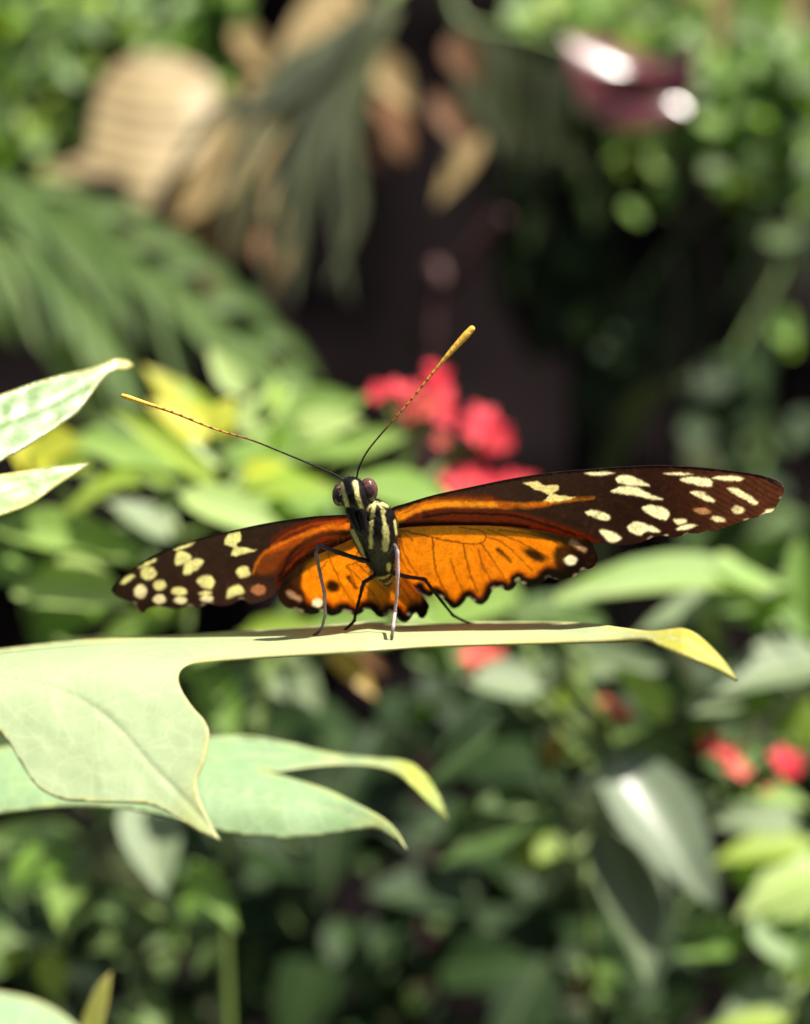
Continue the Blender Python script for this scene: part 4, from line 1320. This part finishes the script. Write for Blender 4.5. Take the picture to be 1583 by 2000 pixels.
# ---- flowering plant lower down to the side
L = [
    (1540, 1150, 1090, 1135, 62, 430, 405, 'light', 0.6, 'lance'), (1530, 1145, 1230, 1215, 70, 440, 430, 'grey', 0.55, 'lance'), (1390, 1110, 1540, 1160, 60, 425, 440, 'pale', 0.6), (1540, 1130, 1480, 1240, 56, 440, 435, 'bright', 0.4),
    (1560, 1050, 1583, 1240, 70, 450, 440, 'bright', 0.4), (1400, 1190, 1530, 1215, 50, 445, 440, 'bright', 0.45), (1620, 1290, 1400, 1310, 96, 450, 430, 'grey', 0.6), (1590, 1230, 1520, 1190, 60, 460, 455, 'bright', 0.4),
    (1040, 1300, 1300, 1290, 84, 470, 450, 'grey', 0.55), (1310, 1400, 1200, 1300, 74, 430, 425, 'lime', 0.5), (1060, 1345, 890, 1300, 84, 430, 424, 'grey', 0.5), (880, 1180, 1010, 1150, 80, 470, 460, 'light', 0.5),
    (820, 1215, 1000, 1175, 70, 450, 445, 'light', 0.55), (1000, 1215, 1150, 1150, 70, 455, 460, 'mid', 0.5), (1080, 1215, 1180, 1220, 60, 450, 440, 'mid', 0.5), (900, 1120, 860, 1230, 90, 470, 460, 'lime', 0.4), (780, 1190, 870, 1240, 60, 460, 455, 'pale', 0.5),
    (1450, 1350, 1340, 1390, 76, 440, 430, 'grey', 0.6), (1400, 1395, 1530, 1345, 66, 445, 445, 'bright', 0.5), (1540, 1460, 1590, 1360, 90, 450, 450, 'lime', 0.4), (1300, 1330, 1380, 1400, 60, 445, 450, 'mid', 0.4),
    (1200, 1440, 1350, 1480, 90, 460, 445, 'mid', 0.5), (1190, 1470, 1400, 1765, 165, 435, 412, 'gloss', 0.42, 'ovate', (0.12, -0.62, 0.70)), (1175, 1610, 1290, 1895, 150, 440, 412, 'dull', 0.32, 'ovate', (0.4, -0.7, 0.6)), (1060, 1500, 1090, 1430, 50, 470, 470, 'amber', 0.3),
    (1040, 1385, 800, 1535, 120, 460, 440, 'dark', 0.5), (1090, 1560, 850, 1650, 130, 470, 450, 'mid', 0.5), (1090, 1640, 1000, 1690, 80, 480, 470, 'lime', 0.4), (1060, 1630, 1075, 1760, 60, 480, 470, 'grey', 0.3),
    (1150, 1290, 1090, 1400, 50, 460, 455, 'lime', 0.3, 'lance'), (1000, 1350, 870, 1420, 90, 480, 470, 'dark', 0.5), (1300, 1500, 1200, 1560, 90, 500, 490, 'dark', 0.5),
    (1420, 1530, 1583, 1560, 70, 470, 460, 'light', 0.5), (1560, 1600, 1400, 1590, 80, 480, 475, 'grey', 0.5), (880, 1640, 980, 1560, 90, 490, 485, 'mid', 0.4), (640, 1262, 738, 1348, 52, 430, 420, 'amber', 0.4), (700, 1262, 760, 1320, 30, 440, 435, 'rust', 0.3),
    (520, 1280, 622, 1385, 110, 470, 455, 'grey', 0.4), (800, 1260, 880, 1300, 70, 470, 465, 'mid', 0.4), (960, 1290, 850, 1290, 90, 480, 478, 'mid', 0.4),
]
sh2 = plant("flowering_shrub", "leafy shrub with loose red flowers and a broad glossy grey-green leaf under the perch lobe", "shrub", 1230, 480, L, FG, 'stem', 0.0045, 0.0011, 0.75, 8)
extra_stem(sh2, [(1230, 1600, 480), (1180, 1420, 455), (1110, 1320, 450), (1085, 1262, 448)], 0.0028)
extra_stem(sh2, [(1200, 1450, 460), (1130, 1420, 452), (1050, 1380, 446)], 0.0026)
extra_stem(sh2, [(1300, 1650, 480), (1420, 1560, 470), (1480, 1520, 462)], 0.0022)
cluster(sh2, (1160, 1420), 455, [(1215, 1395, 36, 436, 'coral', .55), (1200, 1385, 30, 442, 'coral', .6), (1180, 1372, 22, 452, 'coral', .5)], rf)
cluster(sh2, (1470, 1530), 462, [(1392, 1455, 42, 440, 'coral', .6), (1412, 1470, 36, 436, 'petal', .6), (1440, 1462, 26, 442, 'coral', .6), (1440, 1502, 38, 434, 'coral', .55), (1535, 1485, 46, 440, 'petal', .6), (1548, 1505, 36, 436, 'petal', .55), (1500, 1535, 22, 460, 'coral', .2)], rf)
cluster(sh2, (1000, 1330), 462, [(940, 1272, 46, 430, 'coral', .6), (965, 1280, 40, 434, 'coral', .6), (925, 1285, 38, 426, 'coral', .6)], rf)
extra_stem(sh2, [(1150, 1500, 480), (1060, 1400, 470), (1000, 1330, 462)], 0.0022)
extra_stem(sh2, [(1060, 1400, 470), (1000, 1150, 480), (960, 1000, 480)], 0.0022)
cluster(sh2, (960, 1000), 480, [(895, 945, 50, 470, 'petal', .4), (930, 935, 46, 474, 'petal', .5), (965, 950, 40, 468, 'petal', .3), (1000, 940, 34, 476, 'petal', .5), (1030, 945, 32, 480, 'petal', .4), (910, 970, 40, 466, 'coral', .2)], rf)

# ---- low plants under and beside
L = [
    (285, 1545, 305, 1735, 140, 420, 400, 'grey', 0.3), (370, 1690, 462, 1805, 62, 430, 420, 'bright', 0.35), (385, 1690, 360, 1800, 64, 440, 432, 'bright', 0.35), (330, 1800, 350, 1850, 50, 440, 436, 'light', 0.3),
    (110, 1640, 40, 1730, 110, 430, 420, 'bright', 0.4), (20, 1640, 130, 1740, 90, 440, 430, 'mid', 0.4), (125, 1640, 140, 1835, 80, 430, 420, 'light', 0.3, 'lance'), (170, 1640, 150, 1800, 60, 425, 430, 'grey', 0.3), (160, 1680, 200, 1705, 40, 440, 440, 'amber', 0.3),
    (90, 1850, 110, 1965, 66, 450, 440, 'lime', 0.25), (130, 1900, 210, 1915, 60, 470, 465, 'grey', 0.4), (30, 1850, 10, 1900, 50, 440, 440, 'lime', 0.3), (260, 1950, 320, 2010, 100, 450, 440, 'mid', 0.4), (240, 1800, 180, 1860, 80, 460, 455, 'mid', 0.4),
    (200, 1750, 300, 1830, 90, 470, 460, 'mid', 0.4), (30, 1760, 100, 1840, 90, 470, 465, 'dark', 0.4), (430, 1800, 380, 1900, 80, 470, 465, 'mid', 0.3),
]
plant("leafy_plant", "low leafy plant with a hanging pale grey leaf under the lobed leaves", "plant", 220, 470, L, None, 'stem', 0.004, 0.001, 0.8, 12)
L = [
    (1600, 1650, 1390, 1668, 60, 500, 490, 'lime', 0.5, 'lance'), (1620, 1690, 1440, 1760, 90, 490, 480, 'pale', 0.6), (1620, 1720, 1500, 1800, 80, 480, 476, 'pale', 0.55), (1460, 1820, 1330, 1860, 80, 490, 480, 'bright', 0.4), (1380, 1750, 1330, 1850, 80, 500, 490, 'mid', 0.4),
    (1470, 1790, 1590, 1890, 90, 480, 470, 'bright', 0.5), (1500, 1850, 1583, 1930, 80, 485, 480, 'lime', 0.4), (1560, 1920, 1395, 1990, 86, 480, 470, 'grey', 0.55), (1540, 1990, 1390, 2010, 50, 460, 455, 'lime', 0.6), (1430, 1690, 1500, 1730, 60, 500, 500, 'bright', 0.4),
    (1400, 1690, 1340, 1760, 80, 510, 505, 'olive', 0.4), (1590, 1760, 1450, 1840, 70, 500, 495, 'light', 0.5), (1600, 1830, 1620, 1950, 70, 470, 465, 'light', 0.4), (1340, 1880, 1300, 1960, 70, 510, 500, 'dark', 0.4), (1200, 1940, 1140, 1870, 60, 500, 495, 'light', 0.35),
    (1120, 1910, 1160, 1960, 50, 500, 500, 'rust', 0.3), (1240, 1990, 1180, 1930, 60, 500, 498, 'mid', 0.4), (1300, 2000, 1360, 1930, 70, 500, 495, 'mid', 0.4), (1420, 1890, 1500, 1950, 80, 500, 492, 'mid', 0.4),
]
plant("leafy_plant", "bright low plant with pale sunlit leaves beside the shrub with loose red flowers", "plant", 1480, 520, L, None, 'stem', 0.004, 0.001, 0.8, 14)

# darker understorey plants deeper in the bed
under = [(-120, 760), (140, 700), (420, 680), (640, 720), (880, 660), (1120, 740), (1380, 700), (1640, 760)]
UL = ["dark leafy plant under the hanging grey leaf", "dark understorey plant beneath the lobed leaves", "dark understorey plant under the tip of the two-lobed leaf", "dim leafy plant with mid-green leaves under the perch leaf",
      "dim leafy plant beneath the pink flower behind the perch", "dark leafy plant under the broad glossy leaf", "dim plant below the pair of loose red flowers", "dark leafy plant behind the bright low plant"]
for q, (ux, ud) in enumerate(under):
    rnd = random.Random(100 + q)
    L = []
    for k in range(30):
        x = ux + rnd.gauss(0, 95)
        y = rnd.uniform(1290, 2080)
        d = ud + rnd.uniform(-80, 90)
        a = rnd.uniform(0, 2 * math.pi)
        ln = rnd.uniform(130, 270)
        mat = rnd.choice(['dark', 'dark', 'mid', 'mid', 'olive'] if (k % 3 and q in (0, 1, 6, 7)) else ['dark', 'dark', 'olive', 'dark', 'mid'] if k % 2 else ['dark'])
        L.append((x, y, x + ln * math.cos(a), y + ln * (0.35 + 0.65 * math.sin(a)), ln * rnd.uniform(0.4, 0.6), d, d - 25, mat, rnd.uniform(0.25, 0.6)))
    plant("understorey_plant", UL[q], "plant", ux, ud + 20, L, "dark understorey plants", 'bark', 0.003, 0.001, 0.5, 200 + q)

# ---- arching green palm frond at the side
def palm_base(x, d):
    b = W(x, 1400, d)
    b.z = 0
    return b


def frond(parent, rachis, d0, d1, leaflets, mat, r=0.003):
    """rachis: photo points; leaflets: lists of photo points from the rachis outwards with a width"""
    n = len(rachis)
    P = [tuple(W(p[0], p[1], d0 + (d1 - d0) * i / (n - 1))) for i, p in enumerate(rachis)]
    P = catmull(P, 6)
    o = mesh_obj("frond", *tube_data([Vector(p) for p in P], np.linspace(r, r * 0.4, len(P)), 7), M['stem'], parent)
    for pts, w, da, db in leaflets:
        c = catmull(pts, 4)
        m = len(c)
        Q = [W(c[i, 0], c[i, 1], da + (db - da) * i / (m - 1)) for i in range(m)]
        ws = [px_m(w, da) * min(1, 0.35 + 2.2 * i / (m - 1)) * (1 - (i / (m - 1)) ** 3) ** 0.8 + 0.0006 for i in range(m)]
        ribbon(o, Q, ws, mat)
    return o


pb = palm_base(-330, 900)
palm = thing("palm", "green palm with arching fronds and drooping leaflets beside the pointed glossy leaves", "palm", pb)
mesh_obj("trunk", *tube_data(catmull([tuple(pb), tuple(W(-320, 1200, 900)), tuple(W(-260, 500, 880))], 8), np.linspace(0.03, 0.016, 17), 10), M['bark'], palm)
rnd = random.Random(31)
rach = [(-260, 520), (-60, 380), (110, 430), (250, 525), (400, 635), (560, 750)]
rc = catmull(rach, 10)
lf = []
for i in range(8, len(rc) - 3, 3):
    x, y = rc[i] + np.array([rnd.uniform(-14, 14), rnd.uniform(-8, 8)])
    d = 880 - 90 * i / len(rc)
    ln = rnd.uniform(220, 330) * (1 - 0.45 * i / len(rc))
    lf.append(([(x, y), (x + ln * rnd.uniform(.25, .5), y + ln * rnd.uniform(.25, .4)), (x + ln * rnd.uniform(.45, .85), y + ln * rnd.uniform(.8, 1.2))], rnd.uniform(40, 74), d, d - 30))
    if i % 2 == 0:
        lf.append(([(x, y), (x + ln * .6, y - 20), (x + ln * 1.1, y + ln * .45)], rnd.uniform(34, 48), d, d + 30))
frond(palm, rach, 880, 790, lf, 'palm')
rach = [(-260, 520), (-140, 440), (0, 470), (120, 560), (220, 720)]
rc = catmull(rach, 10)
lf = []
for i in range(10, len(rc) - 3, 3):
    x, y = rc[i]
    d = 820 - 60 * i / len(rc)
    ln = rnd.uniform(150, 230)
    lf.append(([(x, y), (x + ln * .3, y + ln * .4), (x + ln * .45, y + ln * 1.05)], rnd.uniform(36, 52), d, d - 30))
    lf.append(([(x, y), (x - ln * .1, y + ln * .4), (x + ln * .05, y + ln * 1.0)], rnd.uniform(36, 52), d, d + 20))
frond(palm, rach, 820, 760, lf, 'palm')
rach = [(-260, 480), (-160, 340), (-40, 350), (60, 420), (170, 640)]
frond(palm, rach, 830, 800, [([(-40 + 30 * k, 350 + 9 * k * k), (20 + 34 * k, 365 + 25 * k), (80 + 30 * k, 440 + 40 * k)], 46, 820, 800) for k in range(6)], 'palm')

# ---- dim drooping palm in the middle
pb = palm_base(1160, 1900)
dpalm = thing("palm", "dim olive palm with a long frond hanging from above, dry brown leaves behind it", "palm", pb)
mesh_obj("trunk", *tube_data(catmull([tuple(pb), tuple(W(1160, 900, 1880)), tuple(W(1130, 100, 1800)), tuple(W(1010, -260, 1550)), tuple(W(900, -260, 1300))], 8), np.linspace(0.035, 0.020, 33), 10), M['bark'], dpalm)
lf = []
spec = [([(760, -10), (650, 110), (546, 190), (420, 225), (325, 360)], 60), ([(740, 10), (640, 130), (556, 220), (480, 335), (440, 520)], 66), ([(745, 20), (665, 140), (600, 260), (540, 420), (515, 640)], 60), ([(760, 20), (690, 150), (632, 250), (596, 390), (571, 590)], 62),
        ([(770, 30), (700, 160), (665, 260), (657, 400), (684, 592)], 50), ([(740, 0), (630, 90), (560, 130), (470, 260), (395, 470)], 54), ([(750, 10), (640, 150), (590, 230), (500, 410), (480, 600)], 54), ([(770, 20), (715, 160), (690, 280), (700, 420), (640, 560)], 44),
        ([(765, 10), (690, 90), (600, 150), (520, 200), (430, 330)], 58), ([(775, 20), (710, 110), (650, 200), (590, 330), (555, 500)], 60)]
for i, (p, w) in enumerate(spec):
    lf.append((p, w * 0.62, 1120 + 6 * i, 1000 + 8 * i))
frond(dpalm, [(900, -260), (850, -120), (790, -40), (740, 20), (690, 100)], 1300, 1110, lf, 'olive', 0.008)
lf = []
rnd = random.Random(77)
for k in range(12):
    x = 900 + 22 * k
    y = 40 + 6 * k
    lf.append(([(x, y), (x + rnd.uniform(-20, 30), y + 130), (x + rnd.uniform(-60, 70), y + rnd.uniform(260, 420))], rnd.uniform(34, 52), 1380, 1350 + rnd.uniform(-30, 30)))
frond(dpalm, [(900, -260), (880, -60), (900, 40), (1020, 70), (1160, 110)], 1400, 1370, lf, 'olive', 0.007)
for (bx, by, tx, ty, w, d, mat) in [(720, 90, 800, 215, 74, 1250, 'tan'), (735, 190, 800, 300, 66, 1255, 'rust'), (880, 70, 935, 160, 70, 1330, 'rust'), (850, 180, 915, 290, 60, 1300, 'rust'), (945, 265, 852, 390, 46, 1300, 'tan'), (690, 250, 745, 320, 50, 1260, 'rust')]:
    put_leaf(dpalm, W(bx, by, d), W(tx, ty, d - 30), px_m(w, d), mat, 0.4, 'lance', 'dry_leaf')

frond(dpalm, [(900, -260), (1100, -200), (1300, -130), (1450, -90), (1600, -70)], 1500, 1480,
      [([(1418, -110), (1412, 0), (1408, 96)], 46, 1490, 1480), ([(1570, -90), (1564, 0), (1560, 70)], 50, 1485, 1475), ([(1330, -130), (1345, -60), (1350, 10)], 44, 1490, 1480)], 'tan', 0.007)

# ---- big withered leaves
wb = palm_base(560, 1450)
wp = thing("withered_plant", "withered plant with large curled tan leaves behind the drooping palm frond", "plant", wb)
mesh_obj("stem", *tube_data(catmull([tuple(wb), tuple(W(520, 900, 1440)), tuple(W(560, 300, 1400)), tuple(W(600, -40, 1380))], 8), np.linspace(0.025, 0.012, 25), 9), M['bark'], wp)
for (bx, by, tx, ty, w, d, mat, up) in [(590, 170, 320, 410, 190, 1360, 'tan', 0.45), (585, 250, 540, 510, 120, 1340, 'tan', 0.35), (462, 50, 540, 150, 64, 1370, 'tan', 0.4), (700, -20, 525, 118, 92, 1380, 'tan', 0.5),
                                        (390, 380, 425, 560, 92, 1370, 'rust', 0.3), (320, 320, 255, 430, 100, 1380, 'tan', 0.35), (480, 310, 450, 500, 110, 1390, 'tan', 0.35), (520, 420, 530, 560, 70, 1400, 'rust', 0.3), (330, 440, 345, 590, 70, 1400, 'olive', 0.3), (600, 0, 700, 40, 50, 1400, 'tan', 0.4)]:
    put_leaf(wp, W(bx, by, d), W(tx, ty, d - 60), px_m(w, d), mat, up, 'ovate', 'leaf')

tan_outline = catmull([(240, 120), (325, 106), (398, 136), (428, 190), (412, 262), (372, 322), (322, 350), (290, 420), (262, 425), (240, 352), (165, 352), (82, 366), (76, 350), (125, 320), (172, 296), (178, 240), (196, 172)], 5, True)
X, Y, F = sheet(tan_outline, 7.0)
ph = (Y - 0.12 * X + 12 * np.sin(X / 60.0)) / 26.0
D = 1330 + 1.3 * np.sin(ph * 2 * math.pi / 1.4) + 0.00045 * (X - 270) ** 2 - 0.25 * (Y - 230) + 10 * (vnoise(X, Y, 70) - 0.5)
C = np.tile(np.array((0.38, 0.28, 0.14)), (len(X), 1))
C = blend(C, 0.2 * smooth(np.sin(ph * 2 * math.pi / 1.4 + 1.0) + 0.8 * (vnoise(X, Y * 3, 50) - 0.5), 0.1, 1.0), (0.27, 0.18, 0.08))
C = blend(C, 0.5 * smooth(vnoise(X, Y, 60), 0.5, 0.9), (0.46, 0.36, 0.19))
C = blend(C, 0.7 * smooth(Y, 345, 400), (0.20, 0.15, 0.06))
tl = mesh_obj("leaf", Wn(X, Y, D), F, M['fleaf'], wp, True, C)
tl["label"] = "broad curled dry leaf with cross ribs"
md = tl.modifiers.new("thickness", 'SOLIDIFY')
md.thickness = 0.0006

# ---- small-leaved shrubs
def small_shrub(name, label, x0, root_d, spots, seed, mats, group=None):
    rnd = random.Random(seed)
    b = palm_base(x0, root_d)
    t = thing(name, label, "shrub", b, group)
    tips = []
    for (cx, cy, sx, sy, n, size, d) in spots:
        for k in range(n):
            x, y = cx + rnd.uniform(-1, 1) * sx, cy + rnd.uniform(-1, 1) * sy
            dd = d + rnd.uniform(-50, 50)
            a = rnd.uniform(0, 2 * math.pi)
            s = size * rnd.uniform(0.8, 1.3)
            bb, e = W(x, y, dd), W(x + s * math.cos(a), y + s * math.sin(a), dd - rnd.uniform(-10, 25))
            put_leaf(t, bb, e, px_m(s * 0.75, dd), rnd.choice(mats), rnd.uniform(0.3, 0.7), 'round', rnd=rnd)
            if k % 5 == 0:
                tips.append(bb)
    stems(t, b, tips, 'bark', 0.012, 0.002, hub=0.55, rnd=rnd)
    return t


small_shrub("small_leaved_shrub", "lime small-leaved shrub above the curled tan leaf", 80, 1700,
            [(80, 55, 90, 40, 34, 52, 1500), (330, 85, 80, 45, 22, 50, 1520), (300, 5, 210, 25, 34, 48, 1520), (30, 190, 50, 80, 18, 50, 1490), (60, 300, 60, 60, 16, 46, 1500), (380, 140, 60, 40, 10, 48, 1530), (90, 180, 60, 60, 10, 46, 1560), (180, 230, 60, 50, 8, 44, 1580)], 41, ['lime', 'bright', 'bright', 'light', 'mid'])
small_shrub("small_leaved_shrub", "sunlit lime small-leaved shrub around the red glossy leaves", 1450, 1750,
            [(1410, 170, 180, 70, 90, 60, 1560), (1320, 230, 150, 60, 60, 56, 1560), (1500, 290, 100, 60, 45, 58, 1540), (1200, 260, 50, 60, 18, 50, 1520), (1180, 390, 40, 60, 5, 46, 1540), (1250, 370, 50, 50, 4, 46, 1560), (1505, 385, 14, 12, 2, 40, 1500), (1555, 470, 12, 14, 2, 42, 1500), (1555, 640, 10, 40, 3, 40, 1500), (1220, 30, 190, 40, 44, 56, 1600), (1500, 60, 60, 40, 14, 50, 1600), (1545, 120, 50, 30, 12, 56, 1540)], 43, ['lime', 'bright', 'bright', 'mid', 'light', 'mid'])
small_shrub("small_leaved_shrub", "green small-leaved shrub filling in behind the lime shrub", 1480, 1900,
            [(1380, 160, 230, 150, 110, 76, 1720), (1230, 60, 200, 70, 50, 76, 1740)], 45, ['bright', 'mid', 'mid', 'light'])
small_shrub("small_leaved_shrub", "dim shrub with drooping dark leaves against the rock bank", 1300, 1800,
            [(1190, 600, 60, 100, 14, 70, 1620), (1330, 330, 160, 50, 20, 60, 1640), (1320, 690, 120, 60, 12, 54, 1600), (1000, 200, 50, 90, 14, 60, 1640), (1100, 300, 60, 90, 14, 60, 1660), (1480, 850, 90, 120, 14, 70, 1500), (1480, 1050, 100, 60, 14, 80, 1200)], 47, ['mid', 'dark', 'dark', 'olive'])

# ---- dim weeping palm filling the shade at the side
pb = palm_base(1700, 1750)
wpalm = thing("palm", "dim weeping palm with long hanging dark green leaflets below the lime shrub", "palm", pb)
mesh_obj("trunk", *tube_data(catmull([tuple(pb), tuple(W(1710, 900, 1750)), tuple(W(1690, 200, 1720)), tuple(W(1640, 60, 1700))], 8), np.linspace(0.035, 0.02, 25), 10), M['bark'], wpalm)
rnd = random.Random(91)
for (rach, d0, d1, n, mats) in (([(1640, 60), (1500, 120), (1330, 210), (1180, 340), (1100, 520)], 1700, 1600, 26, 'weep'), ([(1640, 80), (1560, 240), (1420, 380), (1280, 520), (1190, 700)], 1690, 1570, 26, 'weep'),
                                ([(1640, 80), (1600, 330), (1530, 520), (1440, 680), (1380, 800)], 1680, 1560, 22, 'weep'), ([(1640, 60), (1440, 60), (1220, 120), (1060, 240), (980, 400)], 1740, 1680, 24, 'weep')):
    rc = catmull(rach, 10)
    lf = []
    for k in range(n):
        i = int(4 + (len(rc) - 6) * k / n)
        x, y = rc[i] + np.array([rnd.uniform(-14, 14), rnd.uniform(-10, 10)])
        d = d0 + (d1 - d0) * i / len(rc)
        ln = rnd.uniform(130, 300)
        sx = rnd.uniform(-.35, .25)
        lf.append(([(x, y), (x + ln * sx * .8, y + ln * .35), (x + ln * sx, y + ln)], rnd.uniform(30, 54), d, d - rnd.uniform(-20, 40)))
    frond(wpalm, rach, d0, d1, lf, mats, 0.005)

# ---- red-leaved plant and canes
rb = palm_base(1330, 1350)
rp = thing("red_leaved_plant", "plant with glossy dark red leaves, one catching the sun", "plant", rb)
tips = []
for (bx, by, tx, ty, w, da, db, up) in [(1340, 215, 1105, 60, 150, 1300, 1305, 0.62), (1300, 210, 1360, 85, 70, 1310, 1300, 0.2), (1335, 225, 1150, 150, 105, 1310, 1280, 0.1), (1345, 200, 1290, 110, 60, 1330, 1340, 0.4)]:
    put_leaf(rp, W(bx, by, da), W(tx, ty, db), px_m(w, da), 'red_leaf', up, 'cup' if by == 215 else 'ovate', 'leaf', nrm=(0.25, -0.84, 0.48) if by == 215 else None)
    tips.append(W(bx, by, da))
stems(rp, rb, tips, 'bark', 0.006, 0.002, hub=0.8)
# pinkish bare stem
b = palm_base(820, 1500)
ps = thing("bare_stem_plant", "single bare pinkish stem leaning in front of the dark rock", "plant", b)
mesh_obj("stem", *tube_data(catmull([tuple(b), tuple(W(835, 750, 1480)), tuple(W(880, 560, 1450)), tuple(W(985, 415, 1430))], 8), np.linspace(0.007, 0.009, 25), 8), M['pinkstem'], ps)
put_leaf(ps, W(850, 720, 1478), W(800, 640, 1470), px_m(30, 1470), 'dark', 0.3, 'lance', 'leaf')
# pale leaning blade in the dark
b = palm_base(1160, 1100)
pl = thing("strap_leaf_plant", "plant with one dull pale strap leaf leaning in the dark behind the wing", "plant", b)
ribbon(pl, [b, W(1165, 1150, 1100), W(1190, 900, 1095), W(1250, 800, 1080), W(1345, 722, 1060)], [0.006, 0.012, 0.018, 0.022, 0.002], 'olive', 'leaf')
ribbon(pl, [b, W(1300, 1200, 1090), W(1420, 1040, 1060), W(1560, 960, 1020)], [0.006, 0.014, 0.024, 0.002], 'dark', 'leaf')
ribbon(pl, [b, W(1380, 1200, 1000), W(1500, 1080, 960), W(1620, 1040, 930)], [0.006, 0.018, 0.028, 0.002], 'mid', 'leaf')
